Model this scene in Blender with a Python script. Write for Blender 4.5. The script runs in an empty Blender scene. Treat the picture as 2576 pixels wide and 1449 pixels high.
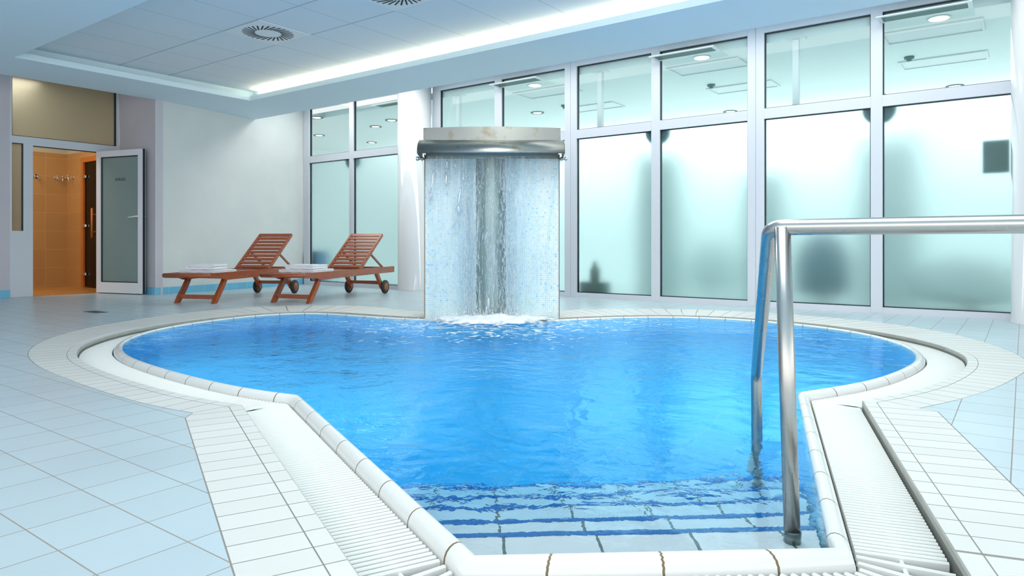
import bpy, bmesh, math, random
from mathutils import Vector, Matrix
random.seed(7)
C = bpy.context.scene.collection
PI = math.pi

# ------------------------------------------------------------------ frame
# room frame: x runs along the glazed wall, y towards it, camera above the origin
F, UC, HZ, H = 1740.0, 1288.0, 613.0, 0.71
TH = math.radians(36.5)
CT, ST = math.cos(TH), math.sin(TH)
def cam2room(X, d):                     # (right of camera, ahead of camera) -> room x, y
    return (CT * X - ST * d, ST * X + CT * d)
def at(u, v, z=0.0):                    # photo pixel on the horizontal plane z
    d = F * (H - z) / (v - HZ)
    x, y = cam2room((u - UC) / F * d, d)
    return Vector((x, y, z))
def on_y(u, y):                         # room x where column u meets the plane y
    a = (u - UC) / F
    t = y / (ST * a + CT)
    return (CT * a - ST) * t
def on_x(u, x):
    a = (u - UC) / F
    t = x / (CT * a - ST)
    return (ST * a + CT) * t

def lin(*c):
    return tuple((x / 255 / 12.92 if x / 255 <= .04045 else ((x / 255 + .055) / 1.055) ** 2.4) for x in c) + (1.0,)

# ------------------------------------------------------------------ materials
def newmat(name):
    m = bpy.data.materials.new(name); m.use_nodes = True
    nt = m.node_tree
    b = nt.nodes['Principled BSDF']
    return m, nt, b
def N(nt, t, **kw):
    n = nt.nodes.new(t)
    for k, v in kw.items():
        if hasattr(n, k): setattr(n, k, v)
        else: n.inputs[k].default_value = v
    return n
def L(nt, a, ao, b, bi): nt.links.new(a.outputs[ao], b.inputs[bi])
def M(nt, op, a, b=None, c=None):
    n = nt.nodes.new('ShaderNodeMath'); n.operation = op
    for i, x in enumerate((a, b, c)):
        if x is None: continue
        if isinstance(x, (int, float)): n.inputs[i].default_value = x
        else: nt.links.new(x, n.inputs[i])
    return n.outputs[0]
def mixc(nt, fac, a, b):
    n = nt.nodes.new('ShaderNodeMix'); n.data_type = 'RGBA'
    for s, x in ((0, fac), (6, a), (7, b)):
        if isinstance(x, (int, float, tuple)): n.inputs[s].default_value = x
        else: nt.links.new(x, n.inputs[s])
    return n.outputs[2]

def plain(name, col, rough=.5, metal=0., var=.0, scale=6., spec=.5, coat=0., bump=0., bscale=60.):
    m, nt, b = newmat(name)
    b.inputs['Base Color'].default_value = col
    b.inputs['Roughness'].default_value = rough
    b.inputs['Metallic'].default_value = metal
    b.inputs['Specular IOR Level'].default_value = spec
    b.inputs['Coat Weight'].default_value = coat
    tc = N(nt, 'ShaderNodeTexCoord')
    nz = N(nt, 'ShaderNodeTexNoise'); nz.inputs['Scale'].default_value = scale; nz.inputs['Detail'].default_value = 5
    L(nt, tc, 'Object', nz, 'Vector')
    if var:
        dark = tuple(c * (1 - var) for c in col[:3]) + (1,); lite = tuple(min(1, c * (1 + var * .6)) for c in col[:3]) + (1,)
        nt.links.new(mixc(nt, nz.outputs['Fac'], dark, lite), b.inputs['Base Color'])
    if bump:
        n2 = N(nt, 'ShaderNodeTexNoise'); n2.inputs['Scale'].default_value = bscale; n2.inputs['Detail'].default_value = 4
        L(nt, tc, 'Object', n2, 'Vector')
        bp = N(nt, 'ShaderNodeBump'); bp.inputs['Strength'].default_value = bump; bp.inputs['Distance'].default_value = .01
        L(nt, n2, 'Fac', bp, 'Height'); L(nt, bp, 'Normal', b, 'Normal')
    return m

def grid_mask(nt, coord, period, phase, half):   # 1 on the joint, 0 on the tile
    t = M(nt, 'DIVIDE', M(nt, 'SUBTRACT', coord, phase), period)
    fr = M(nt, 'ABSOLUTE', M(nt, 'SUBTRACT', M(nt, 'FRACT', M(nt, 'ADD', t, .5)), .5))
    return M(nt, 'LESS_THAN', fr, half / period)
def cell_noise(nt, cx, cy, px, py, ox, oy):
    c = N(nt, 'ShaderNodeCombineXYZ')
    nt.links.new(M(nt, 'FLOOR', M(nt, 'DIVIDE', M(nt, 'SUBTRACT', cx, ox), px)), c.inputs[0])
    nt.links.new(M(nt, 'FLOOR', M(nt, 'DIVIDE', M(nt, 'SUBTRACT', cy, oy), py)), c.inputs[1])
    w = N(nt, 'ShaderNodeTexWhiteNoise'); w.noise_dimensions = '3D'
    L(nt, c, 0, w, 'Vector')
    return w
def tile_mat(name, tile, joint, px, py, ox=0., oy=0., half=.002, axes='xy', rough=.3, var=.06, uv=False, palette=None, spec=.5, soil=0., ribs=0.):
    m, nt, b = newmat(name)
    tc = N(nt, 'ShaderNodeTexCoord'); sp = N(nt, 'ShaderNodeSeparateXYZ')
    L(nt, tc, 'UV' if uv else 'Object', sp, 0)
    ax = {'x': sp.outputs[0], 'y': sp.outputs[1], 'z': sp.outputs[2]}
    cx, cy = ax[axes[0]], ax[axes[1]]
    mask = M(nt, 'MAXIMUM', grid_mask(nt, cx, px, ox, half), grid_mask(nt, cy, py, oy, half))
    w = cell_noise(nt, cx, cy, px, py, ox, oy)
    if palette:
        r = N(nt, 'ShaderNodeValToRGB'); r.color_ramp.interpolation = 'CONSTANT'
        el = r.color_ramp.elements
        while len(el) < len(palette): el.new(.5)
        for e, (p, c) in zip(el, palette): e.position = p; e.color = c
        L(nt, w, 'Value', r, 'Fac'); base = r.outputs[0]
    else:
        base = mixc(nt, w.outputs['Value'], tuple(c * (1 - var) for c in tile[:3]) + (1,), tuple(min(1, c * (1 + var * .5)) for c in tile[:3]) + (1,))
    if soil:
        nz = N(nt, 'ShaderNodeTexNoise'); nz.inputs['Scale'].default_value = 1.3; nz.inputs['Detail'].default_value = 6
        L(nt, tc, 'Object', nz, 'Vector')
        f = M(nt, 'MULTIPLY', M(nt, 'SUBTRACT', nz.outputs['Fac'], .45), soil)
        f = M(nt, 'MAXIMUM', f, 0.)
        base = mixc(nt, f, base, tuple(c * .75 for c in tile[:3]) + (1,))
    nt.links.new(mixc(nt, mask, base, joint), b.inputs['Base Color'])
    nt.links.new(M(nt, 'ADD', M(nt, 'MULTIPLY', mask, .4), rough), b.inputs['Roughness'])
    b.inputs['Specular IOR Level'].default_value = spec
    hgt = M(nt, 'SUBTRACT', 1., mask)
    if ribs:
        st = M(nt, 'MULTIPLY', M(nt, 'SINE', M(nt, 'MULTIPLY', cx, 2 * PI / ribs)), .25)
        hgt = M(nt, 'ADD', hgt, st)
    bp = N(nt, 'ShaderNodeBump'); bp.inputs['Strength'].default_value = .35; bp.inputs['Distance'].default_value = .002
    nt.links.new(hgt, bp.inputs['Height']); L(nt, bp, 'Normal', b, 'Normal')
    return m

def emis(name, col, s):
    m = bpy.data.materials.new(name); m.use_nodes = True; nt = m.node_tree; nt.nodes.clear()
    e = N(nt, 'ShaderNodeEmission'); e.inputs[0].default_value = col; e.inputs[1].default_value = s
    o = N(nt, 'ShaderNodeOutputMaterial'); L(nt, e, 0, o, 0); return m

def wood_mat():
    m, nt, b = newmat('varnished_hardwood')
    tc = N(nt, 'ShaderNodeTexCoord'); mp = N(nt, 'ShaderNodeMapping'); mp.inputs['Scale'].default_value = (14, 14, 60)
    L(nt, tc, 'Generated', mp, 0)
    mp.inputs['Scale'].default_value = (3, 3, 9)
    nz = N(nt, 'ShaderNodeTexNoise'); nz.inputs['Scale'].default_value = 3; nz.inputs['Detail'].default_value = 8; nz.inputs['Distortion'].default_value = 1.2
    L(nt, mp, 0, nz, 'Vector')
    r = N(nt, 'ShaderNodeValToRGB'); el = r.color_ramp.elements
    el[0].position = .3; el[0].color = lin(116, 46, 20); el[1].position = .72; el[1].color = lin(192, 96, 44)
    L(nt, nz, 'Fac', r, 0); L(nt, r, 0, b, 'Base Color')
    b.inputs['Roughness'].default_value = .32; b.inputs['Coat Weight'].default_value = .3; b.inputs['Coat Roughness'].default_value = .15
    return m

def steel(name, col, rough, stain=0.):
    m, nt, b = newmat(name)
    tc = N(nt, 'ShaderNodeTexCoord')
    nz = N(nt, 'ShaderNodeTexNoise'); nz.inputs['Scale'].default_value = 9; nz.inputs['Detail'].default_value = 8
    L(nt, tc, 'Object', nz, 'Vector')
    b.inputs['Metallic'].default_value = 1
    if stain:
        r = N(nt, 'ShaderNodeValToRGB'); el = r.color_ramp.elements
        el[0].position = .56; el[0].color = col; el[1].position = .78; el[1].color = lin(132, 124, 100)
        L(nt, nz, 'Fac', r, 0); L(nt, r, 0, b, 'Base Color')
    else:
        b.inputs['Base Color'].default_value = col
    nt.links.new(M(nt, 'ADD', M(nt, 'MULTIPLY', nz.outputs['Fac'], .15), rough - .07), b.inputs['Roughness'])
    return m

def frosted(name, col, rough):
    m, nt, b = newmat(name)
    b.inputs['Base Color'].default_value = col; b.inputs['Roughness'].default_value = rough
    b.inputs['Transmission Weight'].default_value = 1.; b.inputs['IOR'].default_value = 1.4
    return m
def etched(name, col, rough, body, mixf):
    m, nt, b = newmat(name)
    b.inputs['Base Color'].default_value = col; b.inputs['Roughness'].default_value = rough
    b.inputs['Transmission Weight'].default_value = 1.; b.inputs['IOR'].default_value = 1.4
    d = N(nt, 'ShaderNodeBsdfDiffuse'); d.inputs[0].default_value = body
    t = N(nt, 'ShaderNodeBsdfTranslucent'); t.inputs[0].default_value = body
    a = N(nt, 'ShaderNodeMixShader'); a.inputs[0].default_value = .4; L(nt, d, 0, a, 1); L(nt, t, 0, a, 2)
    c = N(nt, 'ShaderNodeMixShader'); c.inputs[0].default_value = mixf; L(nt, b, 0, c, 1); L(nt, a, 0, c, 2)
    L(nt, c, 0, nt.nodes['Material Output'], 0)
    return m
def clear(name, tint, refl=.08):
    m = bpy.data.materials.new(name); m.use_nodes = True; nt = m.node_tree; nt.nodes.clear()
    t = N(nt, 'ShaderNodeBsdfTransparent'); t.inputs[0].default_value = tint
    g = N(nt, 'ShaderNodeBsdfGlossy'); g.inputs['Roughness'].default_value = .02
    fr = N(nt, 'ShaderNodeFresnel'); fr.inputs[0].default_value = 1.35
    mx = N(nt, 'ShaderNodeMixShader'); o = N(nt, 'ShaderNodeOutputMaterial')
    L(nt, fr, 0, mx, 0); L(nt, t, 0, mx, 1); L(nt, g, 0, mx, 2); L(nt, mx, 0, o, 0)
    return m

c0 = at(64.4, 1332.6)
MT = {}
MT['deck'] = tile_mat('pale_blue_deck_tile', lin(194, 211, 219), lin(156, 148, 138), .196, .2027, c0.x, c0.y, .0019, 'xy', .3, .05, soil=.9)
MT['band'] = tile_mat('ribbed_white_band_tile', lin(226, 226, 222), lin(150, 146, 138), .1005, 50., 0., 25., .0022, 'xy', .42, .04, uv=True, ribs=.0042)
MT['coping'] = tile_mat('glazed_coping_tile', lin(232, 234, 232), lin(120, 104, 74), .2435, 50., .1, 25., .0028, 'xy', .16, .02, uv=True)
MT['pool'] = tile_mat('pool_tile', lin(90, 215, 252), lin(190, 225, 235), .25, .125, 0, 0, .004, 'xy', .4, .05)
MT['poolwall'] = tile_mat('pool_wall_tile', lin(90, 215, 252), lin(190, 225, 235), .25, .125, .1, 0, .003, 'xy', .4, .05, uv=True)
MT['step'] = tile_mat('pool_step_tile', lin(246, 250, 248), lin(120, 130, 125), .24, 5., .06, 2.5, .004, 'xy', .35, .03)
MT['nosing'] = plain('dark_blue_nosing', lin(10, 115, 190), .3)
MT['grate'] = plain('white_plastic_grate', lin(236, 238, 234), .4)
MT['gutter'] = plain('gutter_lining', lin(118, 124, 118), .6, var=.25, scale=3)
MT['riser'] = plain('weathered_edge_tile', lin(170, 172, 166), .5, var=.35, scale=9)
MT['soffit'] = plain('white_soffit_paint', lin(220, 240, 250), .75)
c1 = at(344.5, 150.4, 2.86)
MT['plaster'] = plain('mottled_plaster', lin(222, 225, 224), .6, var=.10, scale=2.2, bump=.05)
MT['plaster2'] = plain('lilac_plaster', lin(206, 202, 210), .6, var=.10, scale=2.2, bump=.05)
MT['skirt'] = tile_mat('blue_skirting_tile', lin(120, 195, 228), lin(200, 215, 220), .2, 5., 0, 2.5, .0015, 'xz', .25, .06)
MT['frame'] = plain('silver_white_aluminium', lin(214, 218, 226), .32, var=.02, scale=2)
MT['gasket'] = plain('black_gasket', lin(24, 40, 48), .5)
MT['leaf'] = plain('white_door_aluminium', lin(232, 234, 242), .3)
MT['frost'] = frosted('frosted_glass', (.77, .90, .91, 1), .42)
MT['frost_door'] = etched('frosted_door_glass', (.95, 1., 1., 1), .25, lin(190, 216, 214), .5)
MT['frost_warm'] = etched('frosted_transom_glass', (.8, .82, .78, 1), .6, lin(186, 186, 166), .5)
MT['clear'] = clear('clear_green_glass', (.90, .975, .97, 1))
MT['column'] = plain('glossy_white_column_paint', lin(226, 228, 230), .12, spec=.5, coat=.4)
MT['wood'] = wood_mat()
MT['rubber'] = plain('black_rubber', lin(38, 42, 44), .55)
MT['hub'] = plain('brown_wheel_hub', lin(150, 84, 50), .4)
MT['towel'] = plain('white_terry_cloth', lin(246, 247, 252), .95, bump=.5, bscale=260, spec=.1)
MT['steel'] = steel('brushed_stainless_steel', (.46, .465, .455, 1), .28)
MT['steel_stain'] = steel('stained_stainless_steel', (.31, .325, .305, 1), .36, 1)
MT['centre'] = steel('satin_steel_channel', (.42, .49, .46, 1), .5)
MT['chrome'] = steel('chrome', (.75, .75, .74, 1), .15)
MT['mosaic'] = tile_mat('pale_blue_glass_mosaic', None, lin(238, 244, 246), .0199, .0199, 0, 0, .0013, 'xz', .14, 0, palette=[
    (0, lin(202, 220, 218)), (.22, lin(214, 227, 221)), (.5, lin(207, 222, 221)), (.74, lin(221, 231, 222)), (.86, lin(184, 212, 221)), (.94, lin(150, 200, 230)), (.975, lin(226, 230, 214))])
MT['trim_brown'] = plain('rust_brown_edge', lin(150, 128, 100), .5, var=.3, scale=8)
MT['black'] = plain('black_slot', lin(8, 14, 18), .6)
MT['white'] = plain('white_enamel', lin(228, 234, 236), .45)
MT['sauna_tile'] = tile_mat('honey_sauna_tile', lin(196, 152, 98), lin(222, 176, 118), .6, .3, -12.85, .02, .0025, 'yz', .35, .06)
MT['sauna_tile2'] = tile_mat('honey_sauna_tile_return', lin(196, 152, 98), lin(222, 176, 118), .6, .3, -12.85, .02, .0025, 'xz', .35, .06)
MT['beige'] = plain('beige_plaster', lin(206, 204, 188), .7)
MT['sauna_floor'] = tile_mat('honey_floor_tile', lin(190, 134, 72), lin(214, 172, 120), .3, .3, 0, 0, .002, 'xy', .35, .08)
MT['sauna_wood'] = plain('spruce_frame', lin(206, 122, 52), .45, var=.15, scale=12)
MT['bronze'] = clear('bronze_glass', (.52, .40, .24, 1))
MT['drain'] = plain('grey_metal_drain', lin(96, 104, 108), .4, .6)
MT['backwall'] = plain('white_back_room_paint', lin(240, 248, 248), .7)
MT['backdado'] = plain('aqua_back_room_dado', lin(226, 238, 238), .6)
MT['backfloor'] = plain('teal_back_room_floor', lin(208, 224, 224), .5)
MT['vent'] = plain('grey_green_vent', lin(104, 134, 128), .5)
MT['lamp'] = emis('lamp_glow', (1, .98, .94, 1), 6)
MT['cove'] = emis('cove_glow', (1., .86, .58, 1), 25)
MT['shade'] = plain('dark_teal_fabric', lin(96, 136, 146), .8)
MT['shade2'] = plain('blue_fabric', lin(80, 150, 185), .8)
MT['locker'] = plain('pale_aqua_laminate', lin(212, 230, 228), .6)
MT['handle'] = plain('white_handle', lin(240, 240, 246), .25)

# suspended ceiling panels: joints along y at every tile, along x only beside the diffuser row
def ceil_mat():
    m, nt, b = newmat('mineral_ceiling_panel')
    tc = N(nt, 'ShaderNodeTexCoord'); sp = N(nt, 'ShaderNodeSeparateXYZ'); L(nt, tc, 'Object', sp, 0)
    a = grid_mask(nt, sp.outputs[0], .611, c1.x, .004)
    def line(y):
        return M(nt, 'LESS_THAN', M(nt, 'ABSOLUTE', M(nt, 'SUBTRACT', sp.outputs[1], y)), .009)
    mk = M(nt, 'MAXIMUM', a, M(nt, 'MAXIMUM', line(3.885), line(4.5)))
    nt.links.new(mixc(nt, mk, lin(222, 232, 238), lin(178, 194, 206)), b.inputs['Base Color'])
    b.inputs['Roughness'].default_value = .8
    return m
MT['panel'] = ceil_mat()

# ------------------------------------------------------------------ mesh helpers
def obj(name, bm, mat, parent=None, smooth=False, loc=None, rotz=None):
    me = bpy.data.meshes.new(name); bm.to_mesh(me); bm.free()
    mats = mat if isinstance(mat, (list, tuple)) else [mat]
    for k in mats: me.materials.append(MT[k] if isinstance(k, str) else k)
    if smooth:
        for p in me.polygons: p.use_smooth = True
    o = bpy.data.objects.new(name, me); C.objects.link(o)
    if parent: o.parent = parent
    if loc is not None: o.location = loc
    if rotz is not None: o.rotation_euler = (0, 0, rotz)
    return o
def thing(name, label, cat, loc=(0, 0, 0), rotz=0., group=None):
    o = bpy.data.objects.new(name, None); C.objects.link(o)
    o.empty_display_size = .1
    o.location = loc; o.rotation_euler = (0, 0, rotz); o['label'] = label; o['category'] = cat
    if group: o['group'] = group
    return o
def tag(o, label, cat, group=None, kind=None):
    o['label'] = label; o['category'] = cat
    if group: o['group'] = group
    if kind: o['kind'] = kind
    return o
def struct(o, label=None, cat=None):
    o['kind'] = 'structure'
    if label: o['label'] = label
    if cat: o['category'] = cat
    return o
def BM(): return bmesh.new()
def box(bm, x0, x1, y0, y1, z0, z1, bev=0., mi=0):
    r = bmesh.ops.create_cube(bm, size=1)
    vs = r['verts']
    for v in vs:
        v.co = Vector(((x0 + x1) / 2 + v.co.x * (x1 - x0), (y0 + y1) / 2 + v.co.y * (y1 - y0), (z0 + z1) / 2 + v.co.z * (z1 - z0)))
    fs = {f for v in vs for f in v.link_faces}
    for f in fs: f.material_index = mi
    if bev:
        es = {e for v in vs for e in v.link_edges}
        bmesh.ops.bevel(bm, geom=list(es), offset=bev, segments=2, affect='EDGES', profile=.5)
    return bm
def bar(bm, a, b, w, h, up=Vector((0, 0, 1)), bev=0.):       # rectangular bar from a to b
    a, b = Vector(a), Vector(b); d = (b - a); n = d.normalized()
    side = n.cross(up).normalized(); u2 = side.cross(n).normalized()
    vs = []
    for p in (a, b):
        for sx, sz in ((-1, -1), (1, -1), (1, 1), (-1, 1)):
            vs.append(bm.verts.new(p + side * sx * w / 2 + u2 * sz * h / 2))
    fs = [bm.faces.new([vs[i] for i in q]) for q in ((3, 2, 1, 0), (4, 5, 6, 7), (0, 1, 5, 4), (1, 2, 6, 5), (2, 3, 7, 6), (3, 0, 4, 7))]
    if bev:
        bmesh.ops.bevel(bm, geom=list({e for f in fs for e in f.edges}), offset=bev, segments=2, affect='EDGES', profile=.5)
    return bm
def tube(bm, pts, r, seg=16, cap=True):
    pts = [Vector(p) for p in pts]; rings = []
    t0 = (pts[1] - pts[0]).normalized()
    ref = Vector((0, 0, 1)) if abs(t0.z) < .9 else Vector((1, 0, 0))
    nrm = (ref - t0 * ref.dot(t0)).normalized()
    for i, p in enumerate(pts):
        if i == 0: t = t0
        elif i == len(pts) - 1: t = (pts[-1] - pts[-2]).normalized()
        else: t = ((pts[i + 1] - p).normalized() + (p - pts[i - 1]).normalized()).normalized()
        nrm = (nrm - t * nrm.dot(t)).normalized(); bi = t.cross(nrm)
        rr = r[i] if isinstance(r, (list, tuple)) else r
        rings.append([bm.verts.new(p + nrm * math.cos(2 * PI * k / seg) * rr + bi * math.sin(2 * PI * k / seg) * rr) for k in range(seg)])
    for a, b in zip(rings[:-1], rings[1:]):
        for k in range(seg):
            f = bm.faces.new((a[k], a[(k + 1) % seg], b[(k + 1) % seg], b[k])); f.smooth = True
    if cap:
        bm.faces.new(rings[0][::-1]); bm.faces.new(rings[-1])
    return bm
def fillet(pts, rad, n=8):
    pts = [Vector(p) for p in pts]; out = [pts[0]]
    for a, p, b in zip(pts[:-2], pts[1:-1], pts[2:]):
        d1, d2 = (a - p).normalized(), (b - p).normalized()
        ang = d1.angle(d2); k = min(rad / math.tan(ang / 2), (a - p).length * .49, (b - p).length * .49)
        p1, p2 = p + d1 * k, p + d2 * k
        for i in range(n + 1):
            t = i / n; out.append(p1 * (1 - t) ** 2 + p * 2 * t * (1 - t) + p2 * t * t)
    out.append(pts[-1]); return out
def lathe(bm, prof, c=(0, 0, 0), seg=24, axis='z'):
    rings = []
    for r, h in prof:
        ring = []
        for k in range(seg):
            a = 2 * PI * k / seg
            p = (r * math.cos(a), r * math.sin(a), h)
            if axis == 'x': p = (h, p[0], p[1])
            if axis == 'y': p = (p[0], h, p[1])
            ring.append(bm.verts.new(Vector(p) + Vector(c)))
        rings.append(ring)
    for a, b in zip(rings[:-1], rings[1:]):
        for k in range(seg):
            f = bm.faces.new((a[k], a[(k + 1) % seg], b[(k + 1) % seg], b[k])); f.smooth = True
    bm.faces.new(rings[0][::-1]); bm.faces.new(rings[-1])
    bmesh.ops.recalc_face_normals(bm, faces=bm.faces[:])
    return bm
def prism(bm, poly, z0, z1):
    a = [bm.verts.new((p[0], p[1], z0)) for p in poly]; b = [bm.verts.new((p[0], p[1], z1)) for p in poly]
    n = len(poly)
    bm.faces.new(a[::-1]); bm.faces.new(b)
    for i in range(n): bm.faces.new((a[i], a[(i + 1) % n], b[(i + 1) % n], b[i]))
    bmesh.ops.recalc_face_normals(bm, faces=bm.faces[:])
    return bm
def side_prism(bm, poly, x0, x1):                       # polygon in (y, z), swept along x
    a = [bm.verts.new((x0, p[0], p[1])) for p in poly]; b = [bm.verts.new((x1, p[0], p[1])) for p in poly]
    n = len(poly); fs = [bm.faces.new(a[::-1]), bm.faces.new(b)]
    for i in range(n): fs.append(bm.faces.new((a[i], a[(i + 1) % n], b[(i + 1) % n], b[i])))
    bmesh.ops.recalc_face_normals(bm, faces=fs)
    return fs

# ------------------------------------------------------------------ pool outline (metres right of / ahead of the viewpoint)
LOBE_L = [(-.997,3.26),(-1.161,3.324),(-1.355,3.437),(-1.572,3.612),(-1.882,3.861),(-2.221,4.174),(-2.438,4.396),(-2.616,4.636),(-2.774,4.902),(-2.861,5.158),(-2.93,5.42),(-2.95,5.8),(-2.86,6.24),(-2.68,6.66),(-2.48,6.95),(-2.27,7.1),(-2.05,7.13),(-1.85,7.05),(-1.52,6.84),(-1.14,6.61),(-.81,6.49)]
LOBE_R = [(.44,6.455),(.79,6.617),(1.07,6.70),(1.45,6.75),(1.80,6.70),(2.10,6.54),(2.36,6.32),(2.56,6.07),(2.73,5.75),(2.80,5.42),(2.80,5.15),(2.76,4.88),(2.68,4.60),(2.58,4.40),(2.43,4.174),(2.246,3.972),(1.989,3.718),(1.80,3.56),(1.367,3.321)][::-1]
def catmull(P, n=8):
    Q = [tuple(2 * a - b for a, b in zip(P[0], P[1]))] + list(P) + [tuple(2 * a - b for a, b in zip(P[-1], P[-2]))]
    out = []
    for i in range(1, len(Q) - 2):
        for k in range(n):
            t = k / n; a, b, c, d = Q[i - 1:i + 3]
            out.append(tuple(.5 * (2 * b[j] + (c[j] - a[j]) * t + (2 * a[j] - 5 * b[j] + 4 * c[j] - d[j]) * t * t + (3 * b[j] - a[j] - 3 * c[j] + d[j]) * t ** 3) for j in (0, 1)))
    out.append(P[-1]); return out
def resample(P, n):
    s = [0.]
    for a, b in zip(P[:-1], P[1:]): s.append(s[-1] + math.dist(a, b))
    out = []; j = 0
    for i in range(n):
        t = s[-1] * i / (n - 1)
        while j < len(s) - 2 and s[j + 1] < t: j += 1
        k = (t - s[j]) / max(1e-9, s[j + 1] - s[j])
        out.append(tuple(P[j][m] * (1 - k) + P[j + 1][m] * k for m in (0, 1)))
    return out
def smooth(P, k):
    for _ in range(k):
        P = [P[0]] + [tuple((a[m] + 2 * b[m] + c[m]) / 4 for m in (0, 1)) for a, b, c in zip(P[:-2], P[1:-1], P[2:])] + [P[-1]]
    return P
def lerp_table(tab, t):
    for (a, x), (b, y) in zip(tab[:-1], tab[1:]):
        if t <= b: return x + (y - x) * (t - a) / (b - a)
    return tab[-1][1]
NL = 121
PL = smooth(resample(catmull(LOBE_L), NL), 40)
PR = smooth(resample(catmull(LOBE_R), NL), 40)
IN_L = [(0, .27), (.3, .27), (.38, .25), (.46, .2), (.55, .165), (.7, .15), (1, .15)]
OUT_L = [(0, .475), (.2, .475), (.3, .51), (.4, .565), (.5, .61), (.57, .67), (.65, .78), (.75, .92), (.8, .86), (.86, .67), (1, .6)]
IN_R = [(0, .27), (.3, .27), (.38, .24), (.46, .19), (.55, .155), (.7, .15), (1, .15)]
OUT_R = [(0, .485), (.1, .485), (.2, .525), (.3, .59), (.4, .63), (.5, .70), (.6, .78), (.7, .79), (.8, .82), (1, .8)]
# the run goes: left end at fountain -> left lobe -> left channel -> front -> right channel -> right lobe -> right end
FR_L, FR_R = (-.078, 1.592), (.746, 1.630)
run = []        # (point, kind, t)
for i in range(NL - 1, -1, -1): run.append((PL[i], 'L', i / (NL - 1)))
KC = 24                                                 # points inside each straight channel
def between(a, b, t): return (a[0] + (b[0] - a[0]) * t, a[1] + (b[1] - a[1]) * t)
for i in range(1, KC + 1): run.append((between(PL[0], FR_L, i / (KC + 1)), 'F', 0))
run.append((FR_L, 'F', 0))
run.append((FR_R, 'F', 1))
for i in range(1, KC + 1): run.append((between(FR_R, PR[0], i / (KC + 1)), 'F', 1))
for i in range(NL): run.append((PR[i], 'R', i / (NL - 1)))
# extend both ends into the fountain body
run.insert(0, ((-.70, 6.46), 'L', 1.)); run.append(((.33, 6.43), 'R', 1.))
iCL = NL; iFL = NL + 1 + KC; iFR = iFL + 1; iCR = iFR + 1 + KC      # corner indices in run
RP = [r[0] for r in run]
def seg_n(i):                                           # outward normal of segment i -> i+1 (pool on the left-hand side of travel? computed below)
    a, b = RP[i], RP[i + 1]; dx, dy = b[0] - a[0], b[1] - a[1]; l = math.hypot(dx, dy)
    return (dy / l * SGN, -dx / l * SGN)
SGN = 1
n0 = seg_n(iFL)
if n0[1] > 0: SGN = -1                                  # outward on the front edge points back to the viewer
def offset_run(fn):                                     # fn(i) -> offset at run point i ; mitred
    out = []
    for i in range(len(RP)):
        o = fn(i)
        if i == 0: n = seg_n(0); k = 1
        elif i == len(RP) - 1: n = seg_n(len(RP) - 2); k = 1
        else:
            n1, n2 = seg_n(i - 1), seg_n(i); sx, sy = n1[0] + n2[0], n1[1] + n2[1]; l = math.hypot(sx, sy)
            n = (sx / l, sy / l); k = 1 / max(.3, n[0] * n1[0] + n[1] * n1[1])
        out.append((RP[i][0] + n[0] * o * k, RP[i][1] + n[1] * o * k))
    for c, far in ((iCL, iCL - 30), (iCL, iFL), (iCR, iCR + 30), (iCR, iFR)):      # trim the curve where it runs past the mitre
        bx, by = out[c][0] - RP[c][0], out[c][1] - RP[c][1]
        if math.hypot(bx, by) < 1e-4: continue
        side = bx * (RP[far][1] - RP[c][1]) - by * (RP[far][0] - RP[c][0])
        for i in range(min(c, far), max(c, far) + 1):
            q = bx * (out[i][1] - RP[c][1]) - by * (out[i][0] - RP[c][0])
            if i != c and q * side <= 0: out[i] = out[c]
    return out
def const(v): return lambda i: v
def in_off(i):
    _, k, t = run[i]
    return {'L': lambda: lerp_table(IN_L, t), 'R': lambda: lerp_table(IN_R, t), 'F': lambda: .27}[k]()
def out_off(i):
    _, k, t = run[i]
    if k == 'L': return lerp_table(OUT_L, t)
    if k == 'R': return lerp_table(OUT_R, t)
    return .508 if t == 0 else .545
def clean(P):                                           # a straight join where a tight offset folds over itself
    return P
def room(P): return [cam2room(*p) for p in P]
arc = [0.]
for a, b in zip(RP[:-1], RP[1:]): arc.append(arc[-1] + math.dist(a, b))

def strip(bm, A, B, za, zb, va, vb, i0=0, i1=None):      # ribbon between two offset runs, uv = (arc length, across)
    uvl = bm.loops.layers.uv.verify()
    i1 = len(A) - 1 if i1 is None else i1
    va_ = [bm.verts.new((*A[i], za)) for i in range(i0, i1 + 1)]; vb_ = [bm.verts.new((*B[i], zb)) for i in range(i0, i1 + 1)]
    for j in range(len(va_) - 1):
        f = bm.faces.new((va_[j], va_[j + 1], vb_[j + 1], vb_[j]))
        for lp, u, v in zip(f.loops, (arc[i0 + j], arc[i0 + j + 1], arc[i0 + j + 1], arc[i0 + j]), (va, va, vb, vb)):
            lp[uvl].uv = (u, v)
    return bm

W0 = room(offset_run(const(0)))
A_IN = room(offset_run(in_off)); A_ROW = room(offset_run(lambda i: in_off(i) + .055)); A_OUT = room(offset_run(out_off))

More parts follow.
